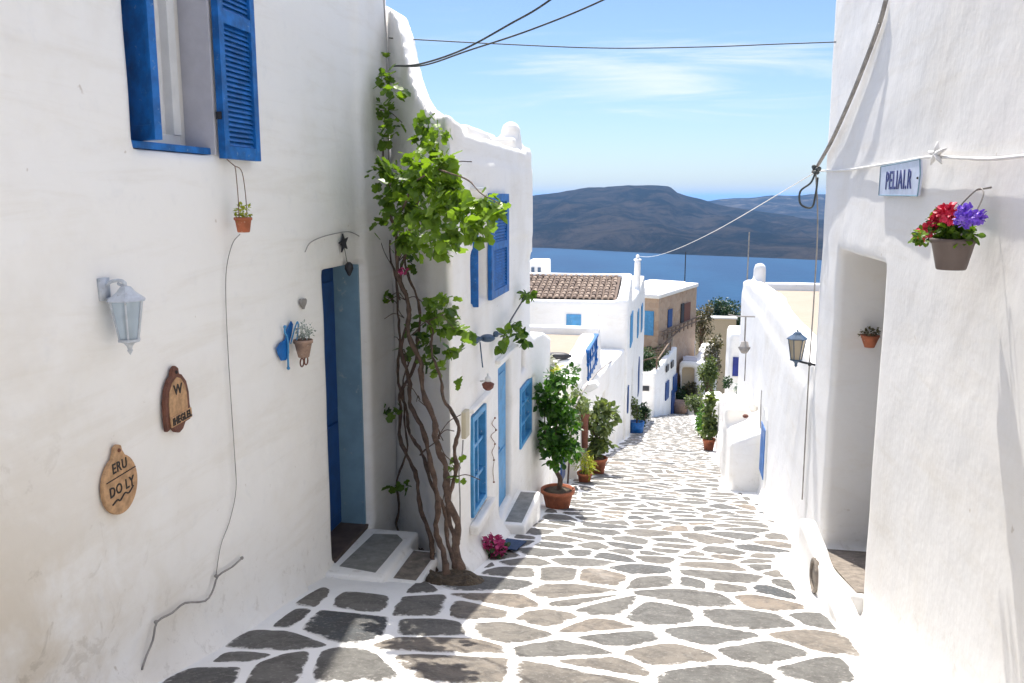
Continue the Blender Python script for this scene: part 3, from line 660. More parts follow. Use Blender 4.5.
f = MB(); f.box((-1.75, 7.96, -1.54), (-1.675, 8.60, -0.06))
for z0, z1 in ((-1.4, -0.95), (-0.85, -0.15)): f.box((-1.676, 8.02, z0), (-1.665, 8.54, z1))
dr = f.build('door', M['blue_light'], h2, bevel=0.004); f = MB(); f.sphere((-1.65, 8.05, -0.85), 0.022); f.build('handle', M['metal_dark'], dr, smooth=True)
f = MB(); f.box((-1.70, 7.955, -1.54), (-1.625, 7.985, -0.05)); f.build('door_frame', M['blue'], h2)
box_window(9.12, 9.88, -1.18, -0.50, -1.6, M['blue_light'], M['pane_blue'], h2, 0.07)
f = MB(); f.box((-1.77, 9.25, -0.32), (-1.75, 9.48, 0.02)); f.build('window', M['concrete_brown'], h2)
st2 = thing('doorstep', (-1.45, 8.5, -1.8), 'low whitewashed step with a grey slab below the narrow blue door of the vine house', 'steps')
solid('step_body', [B(-1.66, -1.36, 7.95, 9.0, -2.2, -1.60)], [], ((-1.66, -1.3), (7.9, 9.05), (-2.2, -1.55)), 0.015, M['plaster'], st2, k=0.03, amp=0.005)
f = MB(); f.prism([(-1.57, 8.02, -1.602), (-1.40, 8.02, -1.602), (-1.40, 8.92, -1.602), (-1.57, 8.92, -1.602)], (0, 0, 0.006)); f.build('slab', M['concrete'], st2, bevel=0.002)
f = MB(); f.prism([(-1.50, 7.20, gz(0, 7.20)+.02), (-1.30, 7.16, gz(0, 7.16)+.02), (-1.28, 7.60, gz(0, 7.60)+.02), (-1.48, 7.66, gz(0, 7.66)+.02)], (0, 0, 0.012)); tag(f.build('doormat', M['mat_blue'], bevel=0.003), 'small dark blue mat lying on the lane beside the pink flowers', 'mat')

# soil bed under the vine
SP = [(-2.46, 7.25), (-2.3, 6.60), (-1.82, 6.46), (-1.80, 5.75), (-1.25, 5.80), (-1.22, 6.12), (-1.60, 6.20)]
def soil_z(x, y):
    d1 = ((x+1.58)/0.27)**2 + ((y-6.02)/0.24)**2; d2 = ((x+2.05)/0.42)**2+((y-6.62)/0.42)**2; m_ = max(0, 1-d1, 1-d2)
    return gz(x, y) - 0.03 + 0.10*min(1, m_*2.2)*(0.7+0.5*mnoise.noise(Vector((x*9, y*9, 1)))) + 0.02*mnoise.noise(Vector((x*30, y*30, 5)))
grid_mesh('soil_bed', -2.5, -1.10, 80, 5.6, 7.3, 90, soil_z, M['soil'])

# ---- the vine
vine = thing('climbing_vine', (-1.72, 6.1, -1.32), 'tall climbing vine with twisted brown stems in the wall corner beyond the left blue door', 'vine')
stems = [
 ([(462,570),(456,540),(452,505),(443,470),(438,440),(428,405),(420,370),(412,335),(405,300),(398,262),(392,220),(388,180)], 0.045, 0.020, 0.22),
 ([(447,575),(440,540),(436,500),(430,455),(418,420),(408,390),(404,350),(407,310),(402,270),(410,230),(418,195)], 0.040, 0.016, 0.16),
 ([(435,572),(430,540),(420,500),(410,460),(398,425),(402,395),(413,365),(420,330),(415,290),(402,255),(398,215)], 0.034, 0.014, 0.10),
 ([(455,568),(446,530),(437,490),(420,455),(411,430),(402,400),(398,360),(400,320),(394,280),(392,240)], 0.030, 0.013, 0.06),
 ([(458,560),(450,500),(455,460),(458,430),(446,400),(437,370),(432,340),(427,320)], 0.030, 0.012, 0.20),
 ([(400,545),(397,520),(398,490),(404,455),(407,425),(402,395),(410,360)], 0.020, 0.010, 0.05),
 ([(388,180),(381,140),(376,110),(372,80),(369,45)], 0.016, 0.006, 0.10),
 ([(398,215),(415,185),(435,170),(455,175),(480,190),(497,205)], 0.014, 0.004, 0.34),
 ([(400,300),(390,262),(378,235),(370,240)], 0.007, 0.004, 0.15),
 ([(412,335),(430,320),(445,315),(452,330)], 0.008, 0.004, 0.22),
 ([(404,318),(392,300),(380,296),(371,300)], 0.006, 0.003, 0.12),
 ([(420,455),(438,435),(432,415),(420,400)], 0.010, 0.006, 0.12),
 ([(438,440),(452,462),(462,470)], 0.008, 0.003, 0.22)]
rs = random.Random(3)
for pts_, r0, r1, off in stems:
    nP = len(pts_); W = []
    for i, (a, b) in enumerate(pts_):
        w_ = an(a, b, off); w_.z = max(w_.z, -1.46); W.append(w_)
    sp = spline(W, 7); m_ = len(sp); rr = []
    for i in range(m_):
        sp[i] += Vector((math.sin(i*0.55+off*40), math.cos(i*0.4+off*70), 0))*0.018*min(1, i/5) + Vector((rs.uniform(-1, 1), rs.uniform(-1, 1), 0))*r0*0.16; rr.append((r0+(r1-r0)*i/(m_-1))*(1+0.16*math.sin(i*1.1)+rs.uniform(-.12, .12)))
    rr[0] *= 1.35
    f = MB(); f.tube(sp, [q_*0.60 for q_ in rr], 9); f.build('stem', M['bark'], vine, smooth=True)
for k in range(34):
    a_, b_ = rs.choice([(398, 262), (404, 318), (412, 335), (436, 440), (420, 400), (405, 300), (395, 215), (430, 190), (455, 200), (408, 380), (450, 480), (402, 350), (440, 175), (376, 110)])
    q0 = an(a_, b_, 0.16); dv = Vector((rs.uniform(-.15, .25), rs.uniform(-.12, .05), rs.uniform(-.22, .22)))
    f = MB(); f.tube(spline([q0, q0+dv*0.5+Vector((0, 0, 0.04)), q0+dv], 4), [0.005]*9 if False else 0.0035, 5); f.build('twig', M['bark'], vine)
LP, LO = [], []
def clump(px, py, rp, n, off=0.25, dpt=0.5):
    c = an(px, py, off); sc_ = (c-CAM).length/F; r_ = rp*sc_*1.12; p_, d_ = cloud(c, (r_, r_*dpt, r_), n, 0.15); 
    LP.append(p_); LO.append(d_)
for a in [(376,50,9,26),(372,64,9,26),(386,78,11,34),(394,95,9,26),(384,108,9,28),(392,125,10,26),(386,140,8,20),
          (428,125,12,40),(420,138,10,30),(440,132,10,26),(446,160,11,32),(432,150,9,26),
          (385,170,16,70),(400,180,18,100),(425,180,20,120),(445,190,20,120),(405,210,20,110),(430,215,22,130),(455,205,16,80),(470,212,15,60),(486,205,13,50),(495,214,10,34),(478,228,13,40),(455,232,14,50),(440,245,14,50),(420,240,16,60),(402,238,15,60),(388,200,14,50),(440,170,14,50),(414,160,14,40),
          (455,245,9,16),(410,262,9,16),(384,296,8,18),(376,300,6,10),(370,238,7,8),(378,222,6,8),(366,268,4,3),
          (432,315,13,40),(450,308,10,26),(440,330,12,34),(425,345,12,30),(460,330,8,16),(455,322,6,10),(448,352,9,22),(430,360,9,18),(415,330,9,14),(462,345,6,8),(405,352,7,8),
          (388,408,8,14),(396,408,7,10),(452,466,8,14),(440,372,8,10),(395,488,6,8),(400,486,8,12),(462,478,5,5),(432,300,9,18),(446,298,8,14),(468,330,6,8),(458,380,5,5),(472,345,4,4)]:
    clump(*a[:3], int(a[3]*0.68), off=0.30 if a[1] > 150 and a[1] < 255 else 0.14)
LPa = np.concatenate(LP); LOa = np.concatenate(LO); 
nv = np.array([-(7.4-6.12), -0.9]); nv /= np.linalg.norm(nv)
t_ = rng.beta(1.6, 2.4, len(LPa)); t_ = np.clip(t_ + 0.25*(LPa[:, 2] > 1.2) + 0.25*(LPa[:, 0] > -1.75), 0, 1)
# nothing may pierce the walls
keep = (LPa[:, 0] > -2.45) & ~((LPa[:, 0] < -1.55) & (((LPa[:, 0]-NB.x)*nv[0]+(LPa[:, 1]-NB.y)*nv[1]) < 0.02))
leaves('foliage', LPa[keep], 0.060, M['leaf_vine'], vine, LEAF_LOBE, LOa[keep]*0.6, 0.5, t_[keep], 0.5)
c0 = an(403, 270, 0.2)
f = MB(); 
p_, d_ = cloud(c0, (0.05, 0.05, 0.035), 26, 0.3); leaves('red_bloom', p_, 0.03, M['pink_petal'], vine, LEAF_OV, d_)
# cut-off tie and pipe beside the corner
f = MB(); f.tube([(-2.47, 7.3, 3.6), (-2.47, 7.3, 2.9), (-2.46, 7.31, 2.2), (-2.47, 7.3, 1.6)], 0.014, 8); tag(f.build('downpipe', M['cable_grey'], smooth=True), 'thin grey pipe running down the wall corner above the climbing vine', 'pipe')

# ================================================================== things on the left wall
# wall lantern
Pm = ax(101, 288, HX); lt = thing('wall_lantern', Pm, 'white metal wall lantern with glass panes on the left wall above two clay plaques', 'lantern')
lc = Vector((HX+0.10, Pm.y+0.03, 0))
f = MB(); f.obox((HX+0.012, Pm.y, Pm.z-0.005), (0,1,0), (0,0,1), (1,0,0), 0.03, 0.05, 0.012); f.tube(spline([(HX+0.01, Pm.y, Pm.z), (HX+0.05, Pm.y+0.01, Pm.z+0.03), (HX+0.095, Pm.y+0.02, Pm.z+0.03), (lc.x, lc.y, Pm.z+0.0)], 5), 0.008, 8)
f.tube(spline([(HX+0.01, Pm.y, Pm.z-0.05), (HX+0.07, Pm.y+0.01, Pm.z-0.04), (HX+0.10, Pm.y+0.02, Pm.z+0.0), (HX+0.07, Pm.y+0.02, Pm.z+0.02)], 5), 0.006, 6)
f.build('bracket', M['metal_white'], lt, smooth=True)
zt = Pm.z-0.035
def lantern_body(parent, c, zt, sz, mf, mg):
    f = MB(); f.lathe([(0.001, 0.075*sz), (0.008*sz, 0.07*sz), (0.010*sz, 0.05*sz), (0.03*sz, 0.045*sz), (0.05*sz, 0.02*sz), (0.10*sz, -0.018*sz), (0.105*sz, -0.026*sz), (0.09*sz, -0.028*sz), (0.001, -0.02*sz)], (c.x, c.y, zt), 6)
    f.build('lantern_top', mf, parent, bevel=0.002)
    f = MB(); n_ = 6; r0, r1, hh = 0.085*sz, 0.052*sz, 0.20*sz
    for k in range(n_):
        a = 2*math.pi*k/n_; f.tube([(c.x+r0*math.cos(a), c.y+r0*math.sin(a), zt-0.028*sz), (c.x+r1*math.cos(a), c.y+r1*math.sin(a), zt-0.028*sz-hh)], 0.005*sz, 5)
    zb = zt-0.028*sz-hh
    f.lathe([(0.06*sz, 0.0), (0.06*sz, -0.012*sz), (0.03*sz, -0.022*sz), (0.016*sz, -0.04*sz), (0.012*sz, -0.055*sz), (0.016*sz, -0.062*sz), (0.001, -0.085*sz)], (c.x, c.y, zb), 6)
    f.build('lantern_frame', mf, parent)
    f = MB(); f.lathe([(r1*0.93, 0.0), (r0*0.93, hh)], (c.x, c.y, zb), 6); f.build('glass', mg, parent)
    f = MB(); f.lathe([(0.012*sz, 0.0), (0.012*sz, 0.08*sz), (0.022*sz, 0.10*sz), (0.022*sz, 0.13*sz), (0.001, 0.15*sz)], (c.x, c.y, zb), 10); f.build('bulb', M['white_paint'], parent, smooth=True)
lantern_body(lt, lc, zt, 0.86, M['metal_white'], M['glass'])
def text_mesh(body, size, Mx, mat, name, parent, depth=0.003, bold=0.0, xs=1.0):
    cu = bpy.data.curves.new('t', 'FONT'); cu.body = body; cu.size = size; cu.extrude = depth; cu.offset = bold; cu.align_x = 'CENTER'; cu.align_y = 'CENTER'; cu.resolution_u = 3; cu.space_character = 1.12
    to = bpy.data.objects.new('t', cu); col.objects.link(to); dg = bpy.context.evaluated_depsgraph_get(); me = bpy.data.meshes.new_from_object(to.evaluated_get(dg)); bpy.data.objects.remove(to)
    me.transform(Mx @ Matrix.Diagonal((xs, 1, 1, 1))); me.materials.clear(); return link(name, me, mat, parent)
def plate_frame(side, X, Y, Z, tilt=0):
    # text frame: local x along reading direction, local y up, local z out of the wall
    if side == 'L': rows = (Vector((0, 1, 0)), Vector((0, 0, 1)), Vector((1, 0, 0)))
    else: rows = (Vector((0, -1, 0)), Vector((0, 0, 1)), Vector((-1, 0, 0)))
    m_ = Matrix(rows).transposed().to_4x4(); m_.translation = Vector((X, Y, Z)); return m_ @ Matrix.Rotation(tilt, 4, 'Z')
# arched plaque
c1 = ax(176.5, 398, HX); pf = plate_frame('L', HX+0.012, c1.y-0.045, c1.z+0.005) @ Matrix.Scale(0.86, 4)
pq = thing('house_plaque', (HX, c1.y, c1.z-0.2), 'arched dark brown clay plaque with a W and raised name band, below the lantern', 'plaque')
f = MB(pf); arch = [(-0.125, -0.17), (-0.07, -0.155), (-0.04, -0.19), (0.0, -0.205), (0.04, -0.19), (0.07, -0.155), (0.125, -0.15), (0.135, -0.10), (0.125, -0.05), (0.125, 0.02), (0.105, 0.09), (0.06, 0.14), (0.035, 0.15), (0.03, 0.185), (0, 0.205), (-0.03, 0.185), (-0.04, 0.15), (-0.07, 0.135), (-0.11, 0.08), (-0.13, 0.0), (-0.13, -0.09)]
f.prism([(a, b, 0) for a, b in arch], (0, 0, 0.028)); f.build('plaque_rim', M['clay_brown'], pq, bevel=0.006)
f = MB(pf); f.prism([(a, b, 0.028) for a, b in [(-0.095, -0.10), (0.095, -0.09), (0.095, 0.01), (0.08, 0.07), (0.04, 0.12), (0, 0.135), (-0.05, 0.11), (-0.085, 0.06), (-0.097, -0.01)]], (0, 0, 0.003)); f.build('plaque_face', M['clay_tan'], pq)
f = MB(pf @ Matrix.Rotation(R(4), 4, 'Z')); f.box((-0.105, -0.145, 0.028), (0.115, -0.085, 0.040)); f.build('name_band', M['clay_tan'], pq, bevel=0.003)
text_mesh('W', 0.085, pf @ Matrix.Translation((0, 0.06, 0.032)), M['ink'], 'lettering', pq, 0.003, 0.001)
text_mesh('IHEGLEL', 0.062, pf @ Matrix.Rotation(R(4), 4, 'Z') @ Matrix.Translation((0.005, -0.115, 0.041)), M['ink'], 'lettering', pq, 0.003, 0.002, 0.80)
f = MB(pf); f.sphere((0, 0.165, 0.028), 0.012, 8); f.build('nail', M['ink'], pq)
# oval plaque
c2 = ax(118.5, 478, HX); pf = plate_frame('L', HX+0.012, c2.y-0.03, c2.z) @ Matrix.Scale(0.93, 4)
pq = thing('house_plaque', (HX, c2.y, c2.z-0.2), 'oval tan clay plaque with two engraved lines of letters on the left wall', 'plaque')
f = MB(pf); ov = [(0.135*math.cos(a), 0.155*math.sin(a)) for a in np.linspace(-1.25*math.pi/1, 0.25*math.pi, 30)]
ov = [(0.135*math.cos(a), 0.150*math.sin(a)-0.02) for a in [math.pi*0.62+i*(math.pi*1.76)/34 for i in range(35)]] + [(0.03, 0.15), (0.025, 0.175), (0, 0.185), (-0.025, 0.175), (-0.03, 0.15)]
f.prism([(a, b, 0) for a, b in ov], (0, 0, 0.024)); f.build('plaque_face', M['clay_tan'], pq, bevel=0.006)
text_mesh('ERU', 0.072, pf @ Matrix.Rotation(R(3), 4, 'Z') @ Matrix.Translation((0, 0.075, 0.025)), M['ink'], 'lettering', pq, 0.002, 0.001, 0.85)
text_mesh('DO LY', 0.072, pf @ Matrix.Rotation(R(3), 4, 'Z') @ Matrix.Translation((0, -0.035, 0.025)), M['ink'], 'lettering', pq, 0.002, 0.001, 0.85)
f = MB(pf); f.tube([(-0.112, 0.020, 0.026), (0.118, 0.036, 0.026)], 0.0028, 5); f.tube(spline([(-0.08, -0.10, 0.026), (-0.04, -0.085, 0.026), (-0.02, -0.095, 0.026), (0.02, -0.07, 0.026), (0.05, -0.08, 0.026), (0.09, -0.055, 0.026)], 4), 0.004, 5); f.build('engraved_line', M['ink'], pq)
f = MB(pf); f.sphere((0, 0.155, 0.024), 0.011, 8); f.build('nail', M['brown_rust'], pq)
# hanging terracotta pot under shutter
cp = ax(243, 219, HX+0.10); hp = thing('hanging_pot', (cp.x, cp.y, cp.z-0.05), 'tiny terracotta pot hanging from a wire loop below the high blue shutter', 'plant pot')
pot_mb((cp.x, cp.y, cp.z-0.075), 0.048, 0.085).build('pot', M['terracotta'], hp, smooth=True)
zt_ = ax(240, 167, HX+0.06).z
f = MB(); f.tube(spline([(cp.x, cp.y-0.045, cp.z), (cp.x, cp.y-0.043, cp.z+0.12), (cp.x-0.01, cp.y-0.035, zt_-0.03), (cp.x-0.03, cp.y, zt_), (cp.x-0.01, cp.y+0.035, zt_-0.03), (cp.x, cp.y+0.045, cp.z+0.12), (cp.x, cp.y+0.046, cp.z)], 5), 0.0028, 5)
f.tube([(cp.x-0.03, cp.y, zt_), (HX+0.02, cp.y, zt_+0.04)], 0.003, 5); f.build('wire_hanger', M['wire_rust'], hp)
p_, d_ = cloud((cp.x, cp.y-0.01, cp.z+0.04), (0.045, 0.05, 0.05), 90, 0.2); leaves('plant', p_, 0.028, M['leaf_yellow'], hp, LEAF_DI, d_)
# thin cables on the wall
f = MB(); f.tube(spline([ax(a, b, HX+0.012) for a, b in ((240,234),(232,245),(226,275),(227,330),(231,400),(235,460),(236,490),(230,520),(221,545),(216,575))], 5), 0.0028, 5)
tag(f.build('wall_cable', M['cable_grey'], smooth=True), 'thin grey wire running down the left wall below the small hanging pot', 'cable')
f = MB(); f.tube(spline([ax(a, b, HX+0.025) for a, b in ((242,558),(232,567),(218,576),(213,590),(205,601),(185,603),(172,613),(157,622),(153,640),(146,657),(142,670))], 3), 0.0055, 7)
for a, b in ((242,558),(216,576),(156,622)): f.sphere(ax(a, b, HX+0.02), 0.011, 7)
tag(f.build('wall_cable', M['cable_grey'], smooth=True), 'thick bent grey cable low on the left wall down to the lane', 'cable')
# blue butterfly bracket with clay pot
cb = ax(290, 345, HX+0.02); bt = thing('pot_bracket', (HX, cb.y, cb.z-0.15), 'blue butterfly shaped wall bracket holding a small clay pot of pale flowers', 'wall bracket')
f = MB(plate_frame('L', HX+0.015, cb.y-0.07, cb.z+0.01) @ Matrix.Diagonal((1.7, 1, 1, 1)))
for sgn in (1,):
    f.prism([(x_, z_, 0) for x_, z_ in ((-0.06, -0.05), (-0.075, 0.0), (-0.04, 0.03), (0.0, 0.035), (0.02, 0.10), (0.06, 0.145), (0.075, 0.12), (0.055, 0.05), (0.03, 0.0), (0.03, -0.06), (0.0, -0.10), (-0.04, -0.09))], (0, 0, 0.008))
f.build('butterfly_plate', M['blue'], bt, bevel=0.002)
f = MB(plate_frame('L', HX+0.03, cb.y-0.03, cb.z+0.01))
f.tube(spline([(-0.055, 0.12, 0), (-0.06, 0.09, 0), (-0.03, 0.05, 0), (-0.02, 0.0, 0), (-0.03, -0.08, 0), (-0.03, -0.15, 0)], 5), 0.007, 6); f.sphere((-0.055, 0.125, 0), 0.012, 7); f.sphere((-0.03, -0.155, 0), 0.012, 7)
f.tube(spline([(0.02, 0.0, 0), (0.05, 0.10, 0.02), (0.075, 0.14, 0.03), (0.08, 0.10, 0.03), (0.05, 0.02, 0.03)], 5), 0.005, 6)
f.build('scroll', M['blue_light'], bt, smooth=True)
pc = Vector((HX+0.10, cb.y+0.03, cb.z-0.085)); pot_mb(pc, 0.062, 0.12, foot=0.6).build('pot', M['terracotta_dull'], bt, smooth=True)
f = MB(plate_frame('L', HX+0.10, pc.y, pc.z-0.03)); 
for s_ in (-0.03, 0.035): f.tube([(s_+0.028*math.cos(a), 0.028*math.sin(a), 0) for a in np.linspace(0, 2*math.pi, 13)], 0.005, 6)
f.build('ring_scroll', M['brown_rust'], bt, smooth=True)
p_, d_ = cloud((pc.x, pc.y+0.02, pc.z+0.17), (0.06, 0.09, 0.06), 170, 0.2); leaves('plant', p_, 0.022, M['leaf_silver'], bt, LEAF_DI, d_)
# grey heart
ch = ax(303, 303, HX+0.02); f = MB(plate_frame('L', HX+0.01, ch.y, ch.z))
hrt = [(0.045*(math.sin(t)**3), 0.04*(13*math.cos(t)-5*math.cos(2*t)-2*math.cos(3*t)-math.cos(4*t))/16) for t in np.linspace(0, 2*math.pi, 24, endpoint=False)]
f.prism([(a, b, 0) for a, b in hrt][::-1], (0, 0, 0.02)); tag(f.build('heart_ornament', M['cable_grey'], bevel=0.004), 'small grey heart fixed to the wall above the blue butterfly bracket', 'ornament')
# star with bell over door
cs_ = ax(344, 243, HX+0.03); st = thing('star_ornament', (HX, cs_.y, cs_.z-0.1), 'dark metal star under a curved wire with a small hanging bell above the blue door', 'ornament')
f = MB(plate_frame('L', HX+0.02, cs_.y, cs_.z, R(10))); f.prism([((0.10 if k % 2 == 0 else 0.042)*math.sin(math.pi*k/5), (0.075 if k % 2 == 0 else 0.032)*math.cos(math.pi*k/5), 0) for k in range(10)][::-1], (0, 0, 0.012)); f.build('star', M['metal_dark'], st, bevel=0.002)
f = MB(); f.tube(spline([ax(a, b, HX+0.02) for a, b in ((305,252),(310,243),(322,237),(338,233),(350,232),(362,238),(368,243))], 5), 0.004, 5); f.build('arc_wire', M['cable_grey'], st)
bx_ = ax(347, 262, HX+0.03); f = MB(); f.tube([(HX+0.03, cs_.y, cs_.z-0.03), (HX+0.03, bx_.y, bx_.z)], 0.0025, 5); f.lathe([(0.012, 0.05), (0.03, 0.03), (0.035, 0.0), (0.012, -0.05), (0.001, -0.06)], (HX+0.045, bx_.y, bx_.z-0.05), 10); f.build('bell', M['metal_dark'], st, smooth=True)

# ================================================================== things on the second house
cb = ax(484, 338, -1.55); f = MB(); f.sphere(cb+Vector((0.03, 0, 0)), 0.045, 10, (1.5, 1.6, 0.75)); f.sphere(cb+Vector((0.095, 0.04, 0.03)), 0.028, 8); f.prism([cb+Vector((0, -0.04, 0.01)), cb+Vector((-0.04, -0.2, 0.05)), cb+Vector((-0.04, -0.18, -0.02))], (0.02, 0, 0)); f.tube([cb+Vector((0.115, 0.05, 0.03)), cb+Vector((0.145, 0.07, 0.025))], [0.010, 0.003], 6)
f.tube([cb+Vector((-0.04, 0.02, -0.04)), cb+Vector((-0.02, 0.03, -0.26))], 0.006, 5); tag(f.build('bird_ornament', M['metal_slate'], smooth=True), 'dark blue metal bird fixed to the white wall below the open blue shutter', 'ornament')
cb = ax(488, 385, -1.52); lm = thing('wall_lamp', cb, 'small rusty round wall lamp left of the narrow blue door of the vine house', 'lamp')
f = MB(); f.lathe([(0.02, 0.03), (0.055, 0.01), (0.045, -0.025), (0.02, -0.045), (0.001, -0.05)], cb, 12); f.build('lamp_shade', M['brown_rust'], lm, smooth=True)
f = MB(); f.tube([cb+Vector((-0.07, 0, 0.03)), cb+Vector((0, 0, 0.04)), cb+Vector((0, 0, 0.10))], 0.01, 6); f.sphere(cb+Vector((0, 0, 0.05)), 0.03, 8); f.build('arm', M['white_paint'], lm, smooth=True)
cb = ax(465, 424, -1.6); f = MB(wallframe('L', -1.6, cb.y-0.06, cb.z-0.11)); f.box((0, -0.02, 0), (0.13, 0.022, 0.22)); tag(f.build('meter_box', M['box_beige'], bevel=0.008), 'narrow beige box on the white wall left of the low blue window', 'box')
f = MB(); f.tube(spline([ax(a, b, -1.588) for a, b in ((463,440),(462,455),(459,470),(460,500),(460,540))], 5), 0.006, 5); tag(f.build('wall_cable', M['cable_grey']), 'thin cable hanging down from the beige box on the vine house', 'cable')
pts_ = [(495,418),(492,424),(496,430),(491,436),(495,444),(492,452),(494,460),(493,470),(494,482)]
f = MB(); f.tube(spline([ax(a, b, -1.59) for a, b in pts_], 5), 0.0035, 5); 
for a, b in pts_[::2]: f.sphere(ax(a, b, -1.585), 0.011, 7)
tag(f.build('hanging_chain', M['terracotta_dull'], smooth=True), 'pale reddish string of ornaments hanging between the low window and the blue door', 'ornament')
# trailing plant on wire
tp = thing('trailing_plant', ax(510, 340, -1.5), 'leafy shoot trailing over a dark wall bracket above the narrow blue door', 'plant')
f = MB(); f.tube(spline([ax(a, b, -1.56) for a, b in ((525,296),(520,305),(512,318),(507,328),(503,340),(500,350))], 5), 0.008, 6)
f.tube(spline([ax(a, b, -1.54) for a, b in ((504,335),(510,326),(517,330),(524,340))], 5), 0.006, 6); f.build('stem', M['metal_dark'], tp, smooth=True)
pp = [];
for a, b, r_, n_ in ((514,326,6,22),(520,333,6,22),(524,341,4,12),(506,333,4,12),(530,296,6,16),(526,295,4,8),(502,345,5,14)):
    p_, d_ = cloud(ax(a, b, -1.5), (0.05, r_*0.02, r_*0.010), n_, 0.1); pp.append(p_)
leaves('foliage', np.concatenate(pp), 0.085, M['leaf_vine'], tp, LEAF_OV, None, 0.4)
# flower lamp at far corner
cb = ay(543, 372, 10.9); fl = thing('flower_bowl', cb, 'grey wall bowl holding a white flowering plant at the far corner of the vine house', 'plant')
f = MB(); f.lathe([(0.02, -0.11), (0.10, -0.05), (0.15, 0.02), (0.13, 0.02), (0.001, 0.0)], cb, 14); f.tube([cb+Vector((-0.2, 0, 0)), cb+Vector((-0.02, 0, -0.02))], 0.012, 6); f.build('bowl', M['metal_slate'], fl, smooth=True)
p_, d_ = cloud(cb+Vector((0.02, 0, 0.13)), (0.14, 0.14, 0.11), 120, 0.3); leaves('flowers', p_, 0.065, M['white_petal'], fl, LEAF_OV, d_)
p_, d_ = cloud(cb+Vector((0.06, 0, 0.08)), (0.16, 0.16, 0.1), 40, 0.3); leaves('plant', p_, 0.07, M['leaf_yellow'], fl, LEAF_OV, d_)
# pink flower clump
cb = ag(481, 553); pk = thing('pink_flowers', (-1.47, 7.0, gz(0, 7.0)), 'low clump of dark pink flowers at the foot of the vine house wall', 'flowers')
cb = Vector((-1.47, 7.0, gz(0, 7.0)))
p_, d_ = cloud(cb+Vector((0, 0, 0.08)), (0.10, 0.10, 0.09), 220, 0.5); leaves('blooms', p_, 0.045, M['pink_petal'], pk, LEAF_OV, d_)
p_, d_ = cloud(cb+Vector((0, 0, 0.05)), (0.12, 0.12, 0.06), 70, 0.5); leaves('leaves', p_, 0.05, M['leaf_dark'], pk, LEAF_OV, d_)

# ------------------------------------------------------------------ big potted plants
def potted(name, label, base, r, h, trunk, blobs, size, lmat, tmat='bark', shape=LEAF_OV, cat='potted plant', pmat='terracotta', group=None):
    t = thing(name, base, label, cat, group); b_ = Vector(base)
    po = pot_mb(b_, r, h).build('pot', M[pmat], t, smooth=True)
    f = MB(); f.lathe([(r*0.9, 0), (r*0.5, 0.02), (0.001, 0.03)], (b_.x, b_.y, b_.z+h*0.87), 14); f.build('soil', M['soil'], t, smooth=True)
    for tr in trunk:
        f = MB(); sp = spline([b_+Vector(q) for q in tr[0]], 5); m_ = len(sp); f.tube(sp, [tr[1]+(tr[2]-tr[1])*i/(m_-1) for i in range(m_)], 8); f.build('trunk' if tr is trunk[0] else 'branch', M[tmat], t, smooth=True)
    P_, D_ = [], []
    for c_, r_, n_ in blobs:
        p_, d_ = cloud(b_+Vector(c_), r_, n_, 0.35); P_.append(p_); D_.append(d_)
    leaves('foliage', np.concatenate(P_), size, M[lmat], t, shape, np.concatenate(D_), 0.35)
    return t
bp = ag(557, 506); bp = (-1.30, 10.0, gz(0, 10.0)-0.0)
rs = random.Random(11)
bl = []
for k in range(34):
    z = rs.uniform(0.62, 1.66); wv_ = 0.24*(1-0.5*abs((z-1.15)/0.65)); bl.append(((rs.uniform(-wv_, wv_)-0.01, rs.uniform(-wv_, wv_), z), (0.13, 0.13, 0.12), 52))
potted('potted_shrub', 'tall leafy green shrub in a wide terracotta tub beside the vine house corner', bp, 0.20, 0.24,
       [([(0, 0, 0.15), (0.03, 0, 0.35), (-0.03, 0.01, 0.48), (-0.05, 0, 0.7), (-0.02, 0, 1.1), (0, 0, 1.5)], 0.035, 0.012), ([(-0.03, 0, 0.6), (0.1, 0.05, 0.85), (0.16, 0.05, 1.1)], 0.015, 0.006), ([(-0.04, 0, 0.7), (-0.15, -0.05, 0.95), (-0.16, 0, 1.3)], 0.015, 0.006)], bl, 0.07, 'leaf_shrub')
b2 = (-1.22, 12.55, gz(0, 12.55)); bl = [((rs.uniform(-.1, .1), rs.uniform(-.1, .1), rs.uniform(0.22, 0.42)), (0.08, 0.08, 0.1), 34) for _ in range(9)]
potted('potted_plant', 'small terracotta pot with a bright yellow green plant, between the two taller potted shrubs', b2, 0.115, 0.18, [([(0, 0, 0.1), (0, 0, 0.3)], 0.012, 0.006)], bl, 0.085, 'leaf_yellow', shape=LEAF_STRAP)
b3 = (-1.17, 14.1, gz(0, 14.1)); bl = [((rs.uniform(-.28, .28), rs.uniform(-.2, .2), rs.uniform(0.75, 1.22)), (0.12, 0.12, 0.10), 34) for _ in range(16)] + [((rs.uniform(-.15, .15), rs.uniform(-.15, .15), rs.uniform(0.3, 0.6)), (0.12, 0.12, 0.1), 34) for _ in range(9)]
potted('potted_shrub', 'loose olive green shrub in terracotta, farthest of the three pots along the left side', b3, 0.175, 0.28, [([(0, 0, 0.2), (0.02, 0, 0.5), (-0.01, 0, 0.8), (0.02, 0, 1.05)], 0.022, 0.008), ([(0.0, 0, 0.55), (0.14, 0, 0.85), (0.25, 0.02, 1.1)], 0.012, 0.004), ([(0.0, 0, 0.6), (-0.14, 0, 0.85), (-0.22, 0.02, 1.05)], 0.012, 0.004)], bl, 0.095, 'leaf_olive')

